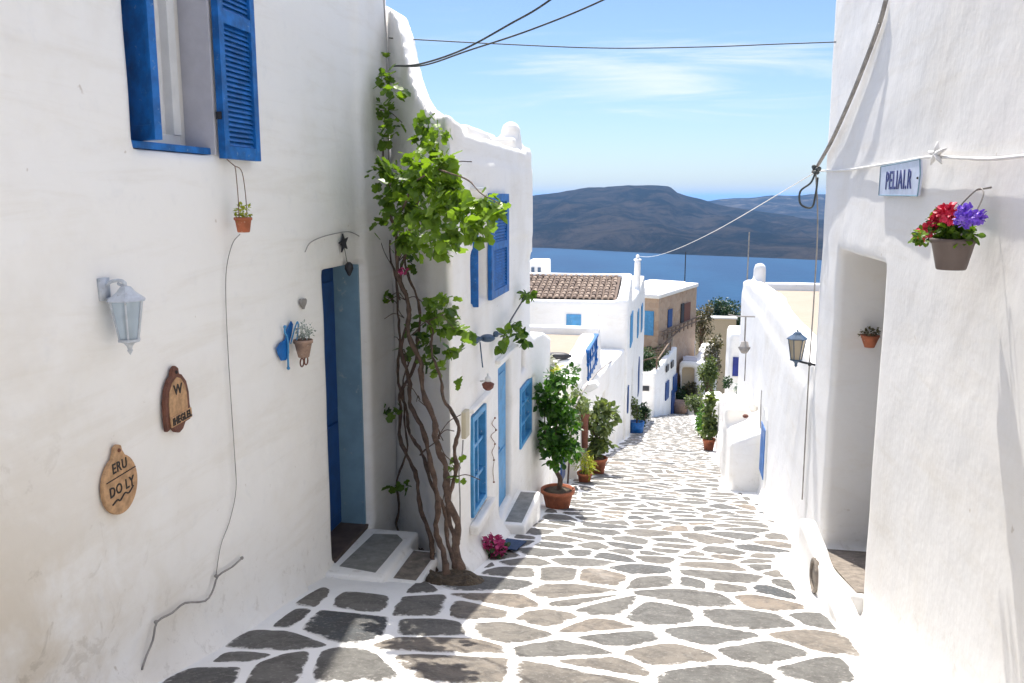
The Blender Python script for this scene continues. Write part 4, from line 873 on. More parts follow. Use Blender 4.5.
# ================================================================== LEFT further: terrace house, gate pillars, tiled house
def blue_panel(Y0, Y1, Z0, Z1, X, mat, parent, name='window', arch=False, side=1, t=0.03, frm=None):
    f = MB()
    if arch:
        r_ = (Y1-Y0)/2; zc = Z1-r_; yc = (Y0+Y1)/2
        poly = [(X, Y0, Z0), (X, Y1, Z0)]+[(X, yc+r_*math.cos(a), zc+r_*math.sin(a)) for a in np.linspace(0, math.pi, 9)]
        f.prism(poly, (t*side, 0, 0))
    else: f.box((min(X, X+t*side), Y0, Z0), (max(X, X+t*side), Y1, Z1))
    o = f.build(name, mat, parent, bevel=0.004)
    if frm:
        f = MB(); e = t*1.4*side; w_ = 0.05
        for a in ((Y0-w_, Y0, Z0-w_, Z1+w_), (Y1, Y1+w_, Z0-w_, Z1+w_), (Y0, Y1, Z0-w_, Z0), (Y0, Y1, Z1, Z1+w_), ((Y0+Y1)/2-0.02, (Y0+Y1)/2+0.02, Z0, Z1)):
            f.box((min(X, X+e), a[0], a[2]), (max(X, X+e), a[1], a[3]))
        f.build('frame', frm, o)
    return o
def front_panel(X0, X1, Z0, Z1, Y, mat, parent, name='window', frm=None):
    f = MB(); f.box((X0, Y-0.03, Z0), (X1, Y+0.02, Z1)); o = f.build(name, mat, parent, bevel=0.004)
    if frm:
        f = MB(); w_ = 0.05
        for a in ((X0-w_, X0, Z0-w_, Z1+w_), (X1, X1+w_, Z0-w_, Z1+w_), (X0, X1, Z0-w_, Z0), (X0, X1, Z1, Z1+w_), ((X0+X1)/2-0.02, (X0+X1)/2+0.02, Z0, Z1)): f.box((a[0], Y-0.045, a[2]), (a[1], Y+0.01, a[3]))
        f.build('frame', frm, o)
    return o
h3 = thing('terrace_house', (-3, 17, -3.6), 'low white house with sand coloured roof terrace in front of the tiled roof house', 'house')
ramp_top = lambda X, Y: (-1.72 - (Y-14.3)*0.078).astype(np.float32)
zP = ay(560, 362, 14.0).z
solid('wall', [B(-7.5, -1.50, 14.0, 18.4, -5.5, zP-0.26),
               B(-7.5, -1.50, 14.0, 14.28, -5.5, zP), ('P', [(-1.76, 14.0), (-1.48, 14.0), (-1.48, 16.9), (-1.76, 16.9)], -5.5, (zP-14*0.015, 0, 0.015)), B(-7.5, -1.5, 18.1, 18.4, -5.5, zP-0.02),
               ('P', [(-1.48, 14.1), (-1.18, 22.6), (-3.2, 22.6), (-3.2, 16.5), (-1.6, 14.1)], -6.5, ramp_top),
               B(-3.4, -1.55, 11.15, 14.1, -5.0, -1.60),
               ('P', [(-1.75, 12.9), (-1.36, 12.9), (-1.36, 13.35), (-1.75, 13.35)], -5, -1.18), ('P', [(-1.75, 14.2), (-1.34, 14.2), (-1.34, 14.55), (-1.75, 14.55)], -5, -1.9)],
      [B(-2.0, -1.45, 13.4, 14.15, -3.0, -1.75), B(-1.7, -1.35, 17.6, 18.1, -3.7, -2.5)],
      ((-7.5, -1.1), (11.1, 22.7), (-6.5, -1.0)), 0.055, M['plaster'], h3, k=0.04, ku=0.10, amp=0.014)
f = MB(); f.box((-7.3, 14.3, zP-0.24), (-1.78, 18.08, zP-0.19)); f.build('terrace_floor', M['terrace'], h3)
blue_panel(12.2, 12.65, gz(0, 12.4)+0.05, -1.78, -1.56, M['blue_dark'], h3, 'door')
blue_panel(17.6, 18.1, -3.62, -2.62, -1.52, M['pane_blue'], h3, 'window', arch=True)
f = MB(); f.box((-1.95, 13.42, -2.98), (-1.9, 14.13, -1.78)); f.build('door', M['grey_reveal'], h3)
f = MB()
for k in range(5):
    yk = 15.3+k*0.42; f.box((-1.50, yk, zP-0.62), (-1.44, yk+0.05, zP-0.02))
for z_ in (zP-0.05, zP-0.3, zP-0.55): f.box((-1.52, 15.2, z_), (-1.43, 17.15, z_+0.05))
f.box((-1.49, 15.25, zP-0.6), (-1.47, 17.1, zP-0.02)); f.build('railing', M['blue'], h3)
f = MB(); f.tube(spline([ax(a, b, -1.33) for a, b in ((622,353),(610,362),(598,372),(588,384),(580,396),(575,406))], 5), 0.016, 6); tag(f.build('drain_hose', M['cable_grey'], smooth=True), 'curved grey hose lying down the wall of the low terrace house', 'pipe')
f = MB(); cc = Vector((-1.33, 13.6, -1.9)); f.lathe([(0.05, -0.55), (0.055, -0.05), (0.10, 0.02), (0.10, 0.05), (0.001, 0.05)], cc, 12); tag(f.build('chimney_pipe', M['brown_rust'], smooth=True), 'rust red clay pipe mounted beside the white gate pillar behind the shrubs', 'pipe')
f = MB(); c_ = Vector((-1.30, 13.9, -1.62)); f.prism([c_+Vector(q) for q in ((-0.22, 0, 0.0), (-0.05, 0, 0.16), (0.10, 0, 0.20), (0.16, 0, 0.12), (0.02, 0, 0.03))], (0, 0.25, 0.0)); tag(f.build('awning', M['white_paint'], bevel=0.02), 'small sunlit white awning over the gate between the shrubs', 'awning')
f = MB(); c_ = ay(558, 354, 14.1); f.sphere(c_+Vector((0, 0, -0.03)), 0.12, 8, (2.0, 1, 0.5)); tag(f.build('roof_stone', M['metal_dark'], smooth=True), 'dark object lying on the parapet of the sandy roof terrace', 'roof object')
# red creeper over gate
rc = thing('flowering_bush', (-1.4, 12.2, -2.0), 'reddish creeper spilling over the gate behind the tall green shrub', 'bush')
P_ = []
for k in range(9): P_.append(cloud((-1.38+rs.uniform(-.15, .15), 12.3+rs.uniform(-.3, .6), -1.45+rs.uniform(-.25, .16)), (0.12, 0.16, 0.12), 36, 0.3)[0])
leaves('foliage', np.concatenate(P_), 0.08, M['leaf_olive'], rc, LEAF_OV)
f = MB(); f.tube([(-1.45, 12.3, -2.66), (-1.42, 12.3, -2.0), (-1.38, 12.4, -1.5)], 0.015, 6); f.build('stem', M['bark'], rc)

h4 = thing('tiled_house', (-4, 28, -6), 'white house with a ribbed brown clay tile roof and narrow blue windows', 'house')
zE = ay(560, 300, 22.7).z
gab = lambda X, Y: np.interp(Y, [22.7, 24.85, 25.12, 25.4, 31.25, 38.3], [zE+0.03, zE+0.51, zE+0.51, -1.38, -1.70, -2.28]).astype(np.float32)
solid('wall', [B(-9.5, -1.16, 22.7, 25.0, -9.5, zE-0.03), B(-9.5, -1.16, 24.8, 36.5, -10.5, (zE-0.55)),
               B(-9.5, -1.16, 22.7, 22.92, -9, zE), B(-9.5, -4.0, 24.9, 25.15, -9, zE+0.42), B(-4.2, -1.18, 24.9, 25.15, -9, zE+0.52),
               ('P', [(-1.42, 22.7), (-1.14, 22.7), (-1.14, 37.5), (-1.42, 37.5)], -10.5, gab),
               B(-1.36, -1.14, 31.0, 31.4, -6, -0.62), B(-3.0, -2.0, 30.0, 31, -6, zE-0.05)],
      [B(-1.3, -1.0, 26.0, 27.4, -5.9, -3.7)],
      ((-9.5, -1.05), (22.6, 37.6), (-8.5, -0.4)), 0.075, M['plaster_far'], h4, k=0.05, ku=0.06, amp=0.012)
def tiles(name, x0, x1, y0, y1, z0, z1, parent, pitch=0.165):
    V, Q, T = [], [], []; nx = int((x1-x0)/pitch); rows = 9
    for i in range(nx):
        xc = x0+(i+0.5)*pitch
        for r_ in range(rows):
            ya = y0+(y1-y0)*r_/rows; yb = y0+(y1-y0)*(r_+1.12)/rows; za = z0+(z1-z0)*r_/rows; zb = z0+(z1-z0)*(r_+1.12)/rows; n0 = len(V); tn = random.random(); jx = random.uniform(-.012, .012)
            for yy, zz, rd, up in ((ya, za, 0.060, 0.022), (yb, zb, 0.050, 0.004)):
                for k in range(7): a = math.pi*k/6; V.append((xc+jx+rd*math.cos(a), yy, zz+up+rd*math.sin(a)*0.8)); T.append(tn)
            for k in range(6): Q.append((n0+k, n0+k+1, n0+8+k, n0+7+k))
            Q.append((n0, n0+1, n0+5, n0+6)); Q.append((n0+1, n0+2, n0+4, n0+5))
    n0 = len(V); V += [(x0, y0, z0-0.01), (x1, y0, z0-0.01), (x1, y1, z1-0.01), (x0, y1, z1-0.01)]; T += [0.1]*4; Q.append((n0, n0+1, n0+2, n0+3))
    return link(name, mesh_np(name, V, None, Q, smooth=False, tint=T), M['tile'], parent)
tiles('roof', -4.15, -1.46, 22.93, 24.9, zE+0.02, zE+0.46, h4); tiles('roof', -9.3, -4.15, 22.93, 24.9, zE+0.0, zE+0.30, h4)
a, b_ = ay(566.5, 314, 22.7), ay(581, 330, 22.7); front_panel(a.x, b_.x, b_.z, a.z, 22.69, M['blue_light'], h4, 'shutter')
for (a, b_, y0, y1) in (((626, 316), (633, 338), 22.95, 24.3),): blue_panel(24.2, 25.4, -2.62, -1.70, -1.13, M['blue_light'], h4, 'window')
blue_panel(29.2, 30.2, -3.15, -2.25, -1.13, M['blue_light'], h4, 'window'); blue_panel(32.8, 34.0, -3.5, -2.5, -1.13, M['blue_light'], h4, 'window')
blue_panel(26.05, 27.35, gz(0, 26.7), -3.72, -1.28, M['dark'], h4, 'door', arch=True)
blue_panel(31.0, 32.0, -5.6, -4.2, -1.13, M['blue_dark'], h4, 'window', arch=True); blue_panel(23.5, 23.8, -4.35, -3.6, -1.13, M['blue_dark'], h4, 'window')
f = MB(); f.lathe([(0.10, 0), (0.14, 0.02), (0.14, 0.06), (0.06, 0.10), (0.06, 0.2), (0.001, 0.24)], (-1.25, 31.2, -0.66), 10); f.build('chimney_cap', M['plaster_far'], h4)
# vent block and far roofs on the sea side
fb = thing('far_roof', (-4.6, 34, -3), 'small white roof block peeking above the left end of the tiled roof', 'roof'); zc_ = ay(545, 262, 34)
solid('wall', [B(ay(525, 262, 34).x, ay(544, 262, 34).x, 34, 36, -8, zc_.z)], [], ((-7, -4), (33.9, 36.1), (-8, zc_.z+0.1)), 0.08, M['plaster_far'], fb, k=0.06)
dots = ay(536, 270, 33.95); f = MB(); 
for k in (-1, 1): f.box((dots.x+k*0.13-0.06, 33.93, dots.z-0.1), (dots.x+k*0.13+0.06, 33.99, dots.z+0.1))
f.build('vent', M['leaf_dark'] if False else M['metal_slate'], fb)
# shaded plants at the tiled house
def bush(name, label, c, r_, n_, size, mat, stem=True, cat='bush', group=None, blobs=7):
    t = thing(name, c, label, cat, group); P_ = []; D_ = []; c = Vector(c); rb = random.Random(int(abs(c.x*91+c.y*37+c.z*11)))
    for k in range(blobs):
        o_ = Vector((rb.uniform(-.6, .6)*r_[0], rb.uniform(-.6, .6)*r_[1], r_[2]*(1+rb.uniform(-.55, .6)))); p_, d_ = cloud(c+o_, (r_[0]*.48, r_[1]*.48, r_[2]*.48), n_//blobs, 0.3); P_.append(p_); D_.append(d_)
    leaves('foliage', np.concatenate(P_), size, M[mat], t, LEAF_DI, np.concatenate(D_))
    if stem:
        f = MB()
        for k in range(3): f.tube([c+Vector((0, 0, -0.02)), c+Vector((rb.uniform(-.2, .2)*r_[0], rb.uniform(-.2, .2)*r_[1], r_[2]*0.6)), c+Vector((rb.uniform(-.6, .6)*r_[0], rb.uniform(-.6, .6)*r_[1], r_[2]*1.3))], [r_[2]*0.06, r_[2]*0.045, r_[2]*0.02], 6)
        f.build('trunk', M['bark'], t)
    return t
bush('dark_bush', 'dark rounded bush against the tiled house by its arched door', (-0.86, 29.0, gz(0, 29)), (0.34, 0.4, 0.42), 700, 0.10, 'leaf_dark')
bush('dark_bush', 'slim dark plant in a blue tub directly in front of the arched door', (-0.95, 26.0, gz(0, 26)+0.35), (0.2, 0.25, 0.42), 350, 0.09, 'leaf_olive')
f = MB(); f.lathe([(0.20, 0), (0.24, 0.38), (0.20, 0.38), (0.19, 0.32), (0.001, 0.32)], (-0.95, 26.0, gz(0, 26)), 16); tag(f.build('blue_tub', M['blue'], smooth=True), 'small bright blue tub by the arched door of the tiled house', 'tub')

# brown stone house
h5 = thing('stone_house', (1.5, 48, -12), 'brown stone house with a flat white roof behind the tiled house', 'house')
A5 = ay(659, 299, 44); zR = A5.z; d_ = ray(697, 287); t_5 = (zR-1.6)/d_.z; B5 = CAM+d_*t_5; C5 = ay(640, 301, 46.5)
C5 = Vector((A5.x-2.6, A5.y+1.2, zR)); D5 = C5+(B5-A5)
def quadpoly(s_): return [((p_.x), (p_.y)) for p_ in (A5, B5, D5, C5)]
f = MB(); zb5 = -15; q = [A5, B5, D5, C5]; f.prism([(p_.x, p_.y, zb5) for p_ in q], (0, 0, zR-zb5)); f.build('wall', M['masonry'], h5, bevel=0.03)
f = MB(); cen = (A5+B5+C5+D5)/4; q2 = [cen+(p_-cen)*1.04 for p_ in q]; f.prism([(p_.x, p_.y, zR+0.003) for p_ in q2], (0, 0, 0.22)); rf5 = f.build('roof', M['plaster_far'], h5, bevel=0.05)
f = MB(); q3 = [D5, C5]; e1 = (B5-A5).normalized()
f.prism([(p_.x, p_.y, zR+0.2) for p_ in (C5+(A5-C5)*0.05, C5+(D5-C5)*0.95, C5+(D5-C5)*0.95+(A5-C5)*0.8, C5+(A5-C5)*0.8)], (0, 0, 0.12)); f.build('roof_slab', M['plaster_far'], rf5, bevel=0.05)
nf = Vector((e1.y, -e1.x, 0)); nf = nf if nf.dot(CAM-A5) > 0 else -nf
def on5(px, py, o_=0.02):
    d = ray(px, py); t = ((A5+nf*o_-CAM).dot(nf))/d.dot(nf); return CAM+d*t
def pan5(x0, y0, x1, y1, mat, name='window', shut=None):
    a = on5(x0, y0); b = on5(x1, y1); f = MB(); w_ = (Vector((b.x, b.y, 0))-Vector((a.x, a.y, 0))); f.prism([Vector((a.x, a.y, b.z)), Vector((a.x, a.y, b.z))+w_, Vector((a.x, a.y, a.z))+w_, Vector((a.x, a.y, a.z))], nf*0.04); return f.build(name, mat, h5)
pan5(668, 310, 671.5, 326, M['blue_dark']); pan5(684, 304, 689.5, 320, M['brown_rust']); pan5(681, 304, 683.2, 322, M['metal_dark'], 'shutter'); pan5(667, 335, 672, 345, M['terrace'], 'window')
e2 = (C5-A5).normalized(); nf2 = Vector((e2.y, -e2.x, 0)); nf2 = nf2 if nf2.dot(CAM-A5) > 0 else -nf2
f = MB(); a = A5+e2*0.25; f.prism([Vector((a.x, a.y, zR-1.9)), Vector((a.x, a.y, zR-1.9))+e2*0.62, Vector((a.x, a.y, zR-0.65))+e2*0.62, Vector((a.x, a.y, zR-0.65))], nf2*0.06); f.build('shutter', M['blue_light'], h5)
# balcony ledge and stairs in wood on its face
f = MB(); a = on5(672, 322, 0.1); b = on5(697, 303, 0.1)
for k in range(9):
    pA = on5(664+k*4, 331-k*1.7, 0.15); f.tube([pA, pA-Vector((0, 0, 0.45))], 0.03, 5)
f.tube([on5(662, 332, 0.15), on5(700, 316, 0.15)], 0.04, 5); f.tube([on5(662, 336, 0.15), on5(700, 320, 0.15)], 0.04, 5); f.tube([on5(650, 356, 0.3), on5(682, 328, 0.15)], 0.05, 5); f.build('railing', M['wood'], h5)
an_ = on5(684.5, 289, -1.0); f = MB(); f.tube([(an_.x, an_.y, zR+0.2), (an_.x, an_.y, ay(685, 252, an_.y).z)], 0.03, 5); tag(f.build('antenna_mast', M['metal_dark']), 'thin mast standing on the flat roof of the brown stone house', 'mast')

# white terrace house in front of it with pergola
h6 = thing('pergola_house', (-0.4, 42, -10), 'small white house with a planted roof terrace at the lane end below the brown house', 'house')
a6 = ay(655, 373, 39.4); z6 = a6.z; e6 = ag(680, 413); 
pA, pB = Vector((a6.x, 39.4, 0)), Vector((0.35, 45.5, 0)); pD = Vector((a6.x-2.2, 39.4, 0)); pC = Vector((0.35-2.2, 46, 0))
z6f = lambda X, Y: (z6+(Y-39.4)*0.04).astype(np.float32)
solid('wall', [('P', [(p_.x, p_.y) for p_ in (pA, pB, pC, pD)], -12.5, z6-0.5), ('P', [(pA.x, pA.y), (pB.x, pB.y), (pB.x-0.3, pB.y), (pA.x-0.3, pA.y)], -12.5, z6f), ('P', [(pD.x, pD.y), (pA.x, pA.y), (pA.x, pA.y+0.3), (pD.x, pD.y+0.3)], -12.5, z6)],
      [], ((-3, 0.5), (39.2, 46.2), (-12.5, z6+0.4)), 0.09, M['plaster_far'], h6, k=0.06)
ed = (pB-pA).normalized(); n6 = Vector((ed.y, -ed.x, 0))
def on6(px, py, o_=0.03):
    d = ray(px, py); t = ((pA+n6*o_-CAM).dot(n6))/d.dot(n6); return CAM+d*t
def pan6(x0, y0, x1, y1, mat, name='window'):
    a = on6(x0, y0); b = on6(x1, y1); w_ = Vector((b.x-a.x, b.y-a.y, 0)); f = MB(); f.prism([Vector((a.x, a.y, b.z)), Vector((a.x, a.y, b.z))+w_, Vector((a.x, a.y, a.z))+w_, a], n6*0.05); f.build(name, mat, h6)
pan6(665.5, 383, 668, 397, M['blue_dark']); pan6(671.5, 391, 673.5, 414, M['blue_dark'], 'door'); pan6(673, 377, 676, 390, M['blue_dark']); pan6(666, 366, 668, 370, M['dark'], 'vent'); pan6(671, 362, 673, 366, M['dark'], 'vent')
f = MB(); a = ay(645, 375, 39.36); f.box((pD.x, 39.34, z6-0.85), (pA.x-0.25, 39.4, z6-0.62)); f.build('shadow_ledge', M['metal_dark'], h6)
pg = thing('pergola', (-1.0, 41, z6), 'slanting weathered wooden pergola over the planted roof terrace at the end of the lane', 'pergola')
f = MB()
for k in range(6): y_ = 40+k*0.8; f.tube([(-2.4, y_, z6+0.15), (-0.5+k*0.1, y_+0.3, z6+0.62)], 0.04, 5)
f.tube([(-2.3, 39.8, z6+0.15), (-2.3, 44.4, z6+0.2)], 0.05, 5); f.tube([(-0.55, 39.9, z6+0.55), (0.05, 44.6, z6+0.75)], 0.05, 5)
f.build('beams', M['wood'], pg)
for x_, y_, zz_ in ((-2.3, 39.9, .15), (-0.6, 40.2, .55), (-2.3, 44.2, .2), (0.0, 44.4, .7)):
    f = MB(); f.tube([(x_, y_, z6-0.5), (x_, y_, z6+zz_)], 0.04, 5); f.build('post', M['wood'], pg)
bush('terrace_plants', 'dark green shrubs filling the roof terrace below the brown stone house', (-1.5, 40.6, z6-0.5), (1.2, 0.8, 0.75), 2600, 0.13, 'leaf_dark', blobs=10)
bush('terrace_plants', 'second, farther clump of dark shrubs on the roof terrace under the wooden pergola', (-0.9, 43.0, z6-0.5), (1.0, 1.0, 0.6), 1500, 0.13, 'leaf_olive', blobs=8)

# houses below the lane end
h7 = thing('domed_house', (2.0, 58, -14), 'small white house with a rounded roofline and blue door beyond the end of the lane', 'house')
YA, YB = 46.6, 52.0
zl, z7 = ay(690, 362, YA).z, ay(690, 353, 48.2).z
X_ = lambda px_, Y_: ay(px_, 372, Y_).x
solid('wall', [('P', [(X_(679, YA), YA), (X_(703, YA), YA), (X_(708, 48.6), 48.6), (X_(684, 48.6), 48.6)], -16, zl),
               ('P', [(X_(696, 47.6), 47.6), (X_(708, 47.6), 47.6), (X_(717, YB), YB), (X_(700, YB), YB)], -16, z7),
               B(X_(706, 49.5), X_(709, 49.5), 49.3, 49.7, -12, ay(707, 344, 49.5).z)],
      [B(X_(682, YA), X_(694.5, YA), YA-0.6, YA+0.5, ay(690, 393, YA).z, ay(690, 368, YA).z)], ((0.3, 5), (45.9, 52.5), (-16, -5)), 0.11, M['plaster_far'], h7, k=0.14, ku=0.2, amp=0.025)
f = MB(); f.box((X_(681, YA), YA+0.38, ay(690, 394, YA).z), (X_(695.5, YA), YA+0.46, ay(690, 367, YA).z)); f.build('niche', M['sand'], h7)
f = MB(); f.box((X_(683, YA), YA+0.2, zl-0.02), (X_(697, YA), YA+1.4, zl+0.05)); f.build('roof', M['grey_reveal'], h7)
f = MB(); p0 = ay(710.5, 362, 48.9); f.box((p0.x-0.02, 48.6, ay(710, 379, 48.9).z), (p0.x+0.10, 49.6, p0.z)); f.build('door', M['blue'], h7)
# stepped garden walls at lane end
gw = thing('garden_wall', (1.2, 49, -11), 'low stepped white garden wall with rounded tops at the end of the lane', 'garden wall')
solid('wall', [B(0.95, 1.6, 45.2, 45.5, -13, ay(690, 397, 45.2).z), B(1.6, 2.4, 45.9, 46.2, -13, ay(700, 383, 46).z), B(1.75, 2.0, 42, 46, -13, ay(710, 402, 44).z)], [], ((0.8, 2.7), (43.9, 49.1), (-12, -7)), 0.08, M['plaster_far'], gw, k=0.12, amp=0.03)
bush('garden_bush', 'brownish green bush behind the low garden wall at the lane end', (1.15, 46.0, ay(690, 396, 46.0).z-0.2), (0.5, 0.25, 0.6), 1200, 0.15, 'leaf_dry', blobs=8)
bush('garden_bush', 'bright green bush at the lane end beside the right hand trees', (1.35, 43.5, gz(0, 43.5)), (0.6, 0.6, 0.55), 1200, 0.13, 'leaf_olive', blobs=8)
bush('garden_bush', 'dark bush next to the door of the small house at the lane end', (0.62, 45.9, gz(0, 45.9)), (0.35, 0.4, 0.9), 900, 0.13, 'leaf_dark', blobs=8)
f = MB(); c_ = ag(680, 412.5); f.lathe([(0.25, 0), (0.42, 0.15), (0.45, 0.45), (0.35, 0.7), (0.30, 0.7), (0.001, 0.6)], (0.55, 45.0, gz(0, 45)), 16); tag(f.build('clay_urn', M['terracotta_dull'], smooth=True), 'brown clay urn standing at the far end of the lane', 'urn')
# beige wall building
h8 = thing('sand_house', (4.2, 72, -14), 'plain sand coloured house wall below the dark trees beyond the lane', 'house')
za = ay(715, 319, 70).z
f = MB(); f.box((ay(696, 330, 70).x, 70, -22), (ay(736, 330, 70).x, 70.8, za)); f.build('wall', M['sand'], h8, bevel=0.05)
f = MB(); f.box((ay(695, 330, 70).x, 69.9, za+0.003), (ay(737, 330, 70).x, 70.9, za+0.15)); f.build('parapet', M['plaster_far'], h8, bevel=0.05)
# trees
def tree(name, label, c, crown, n_, size, mat, group=None, blobs=12, shell=0.3):
    t = thing(name, c, label, 'tree', group); c = Vector(c); rb = random.Random(int(abs(c.x*71+c.y*13))); P_, D_ = [], []
    f = MB(); ctr = c+Vector(crown[0]); f.tube([c, c*0.5+ctr*0.5, ctr], [crown[1][2]*0.09, crown[1][2]*0.07, crown[1][2]*0.03], 7)
    for k in range(blobs):
        v = Vector((rb.gauss(0, 1), rb.gauss(0, 1), rb.gauss(0, 1))).normalized()*rb.uniform(0.35, 0.8); o_ = Vector((v.x*crown[1][0], v.y*crown[1][1], v.z*crown[1][2]))
        q = rb.uniform(0.3, 0.5); p_, d_ = cloud(ctr+o_, (crown[1][0]*q, crown[1][1]*q, crown[1][2]*q), n_//blobs, shell); P_.append(p_); D_.append(d_); f.tube([c*0.4+ctr*0.6, ctr+o_], [crown[1][2]*0.03, crown[1][2]*0.01], 5)
    f.build('trunk', M['bark'], t, smooth=True); leaves('crown', np.concatenate(P_), size, M[mat], t, LEAF_DI, np.concatenate(D_)); return t
zt8 = ay(728, 322, 84)
tree('evergreen_tree', 'dark evergreen tree standing behind the sand coloured wall', (zt8.x-0.4, 84, zt8.z-3.5), ((0, 0, 3.7), (2.6, 2.0, 2.1)), 7500, 0.22, 'leaf_dark', 'trees beyond the sand coloured house')
tree('evergreen_tree', 'lower dark tree left of the evergreen, between it and the brown house', (zt8.x-3.2, 86, zt8.z-4.2), ((0, 0, 3.4), (2.2, 2.0, 1.7)), 5500, 0.22, 'leaf_dark', 'trees beyond the sand coloured house')
tree('evergreen_tree', 'dark tree half hidden behind the right hand white house', (zt8.x+2.2, 82, zt8.z-3.5), ((0, 0, 3.5), (2.1, 1.8, 1.9)), 5500, 0.22, 'leaf_dark', 'trees beyond the sand coloured house')
tz = ay(702, 318, 54); tree('scrubby_tree', 'thin brownish tree at the corner of the brown stone house', (tz.x, 54, tz.z-3), ((0, 0, 2.9), (0.75, 0.8, 1.7)), 1500, 0.15, 'leaf_dry')
tz = ay(704, 385, 30.5); tree('street_tree', 'slender green tree rising over the right hand wall at the end of the lane', (tz.x+0.1, 30.5, gz(0, 30.5)), ((0, 0, 2.0), (0.45, 0.45, 0.75)), 1500, 0.11, 'leaf_olive')
tz = ay(712, 372, 31); tree('street_tree', 'narrow tree with dry brownish leaves beside the slender green tree', (tz.x+0.05, 32, gz(0, 32)), ((0, 0, 2.6), (0.4, 0.4, 1.0)), 1200, 0.11, 'leaf_dry')
potted('potted_plant', 'tall narrow plant in a terracotta pot on the right edge of the lane', (0.98, 20.5, gz(0, 20.5)), 0.15, 0.3, [([(0, 0, 0.2), (0, 0, 1.2)], 0.03, 0.015)], [((rs.uniform(-.12, .12), rs.uniform(-.12, .12), rs.uniform(0.4, 1.35)), (0.11, 0.11, 0.11), 40) for _ in range(20)], 0.09, 'leaf_olive')
bush('garden_bush', 'low green bush along the right edge of the lane behind the potted plant', (1.0, 25.5, gz(0, 25.5)), (0.3, 0.9, 0.45), 900, 0.10, 'leaf_shrub', blobs=8)

# ================================================================== RIGHT: big house
RXW = 1.4
h1r = thing('right_house', (3, 3, -1), 'big bright white house at the right with a deep open doorway and a name sign', 'house')
solid('wall', [('P', [(1.4, -3.2), (4.4, -3.2), (4.4, 8.62), (1.36, 8.62), (1.38, 6.05)], -3, 5.6),
               ('P', [(1.2, -3.2), (1.6, -3.2), (1.6, 5.9), (1.2, 5.9)], -3.2, (-1.49, 1.10, -S))],
      [('P', [(1.2, 6.08), (3.2, 6.02), (3.2, 7.76), (1.2, 7.76)], (0.12, 0, -S), 1.15), ],
      ((1.1, 4.4), (-3.2, 8.65), (-2.6, 5.65)), 0.042, M['plaster_right'], h1r, k=0.05, ku=0.10, amp=0.008)
f = MB(); f.box((2.95, 6.2, -1.55), (3.0, 7.6, 0.9)); f.build('door', M['blue_dark'], h1r)
f = MB(); f.prism([(1.36, 6.12, 0.125-S*6.12), (2.94, 6.08, 0.125-S*6.08), (2.94, 7.74, 0.125-S*7.74), (1.36, 7.74, 0.125-S*7.74)], (0, 0, 0.012)); f.build('threshold', M['concrete_brown'], h1r, bevel=0.004)
sto = thing('stoop', (1.2, 7, -1.6), 'low whitewashed stoop along the foot of the right doorway with a small round vent', 'stoop')
solid('stoop_body', [('P', [(1.15, 5.5), (1.30, 5.45), (1.30, 7.52), (1.16, 7.56)], -2.4, (-1.20, 0.02, 0.0)), ('P', [(1.2, 6.05), (1.44, 6.05), (1.44, 8.1), (1.2, 8.1)], -2.4, (0.125, 0, -S))], [], ((1.05, 1.45), (5.4, 8.2), (-2.4, -0.9)), 0.02, M['plaster_right'], sto, k=0.03, amp=0.022)
f = MB(); c_ = Vector((1.155, 6.62, -1.30)); 
f.sphere(c_+Vector((0.02, 0, 0)), 1.0, 18, (0.03, 0.12, 0.115)); f.tube([c_+Vector((-0.002, 0.125*math.cos(a), 0.12*math.sin(a))) for a in np.linspace(0, 2*math.pi, 25)], 0.016, 7)
f.build('vent', M['concrete_brown'], sto, smooth=True)
# sign
sA, sB, sC, sD = (ax(882, 166, 1.375), ax(922, 161, 1.375), ax(921, 196, 1.375), ax(882, 195, 1.375))
cs = (sA+sB+sC+sD)/4; pf = plate_frame('R', 1.378, cs.y, cs.z); wS = abs(sA.y-sB.y)/2
sg = thing('name_sign', (1.38, cs.y, cs.z-0.1), 'white enamel sign with blue capital letters on the right hand wall', 'sign')
f = MB(pf); f.prism([(-wS, -0.095, 0), (wS*0.97, -0.10, 0), (wS*1.02, 0.02, 0), (wS*0.95, 0.105, 0), (-wS, 0.095, 0)], (0, 0, 0.014)); f.build('plate', M['sign_white'], sg, bevel=0.003)
f = MB(pf); q = [(-wS, -0.095, 0.015), (wS*0.97, -0.10, 0.015), (wS*1.02, 0.02, 0.015), (wS*0.95, 0.105, 0.015), (-wS, 0.095, 0.015), (-wS, -0.095, 0.015)]
for a, b in zip(q, q[1:]): f.tube([a, b], 0.004, 5)
f.build('border', M['blue_grey'], sg)
text_mesh('PELIAI.R', 0.165, pf @ Matrix.Translation((0.0, -0.008, 0.016)), M['sign_blue'], 'lettering', sg, 0.002, 0.001, 1.0)
f = MB(pf); f.sphere((wS*0.93, 0.0, 0.016), 0.008, 6); f.build('screw', M['metal_dark'], sg)
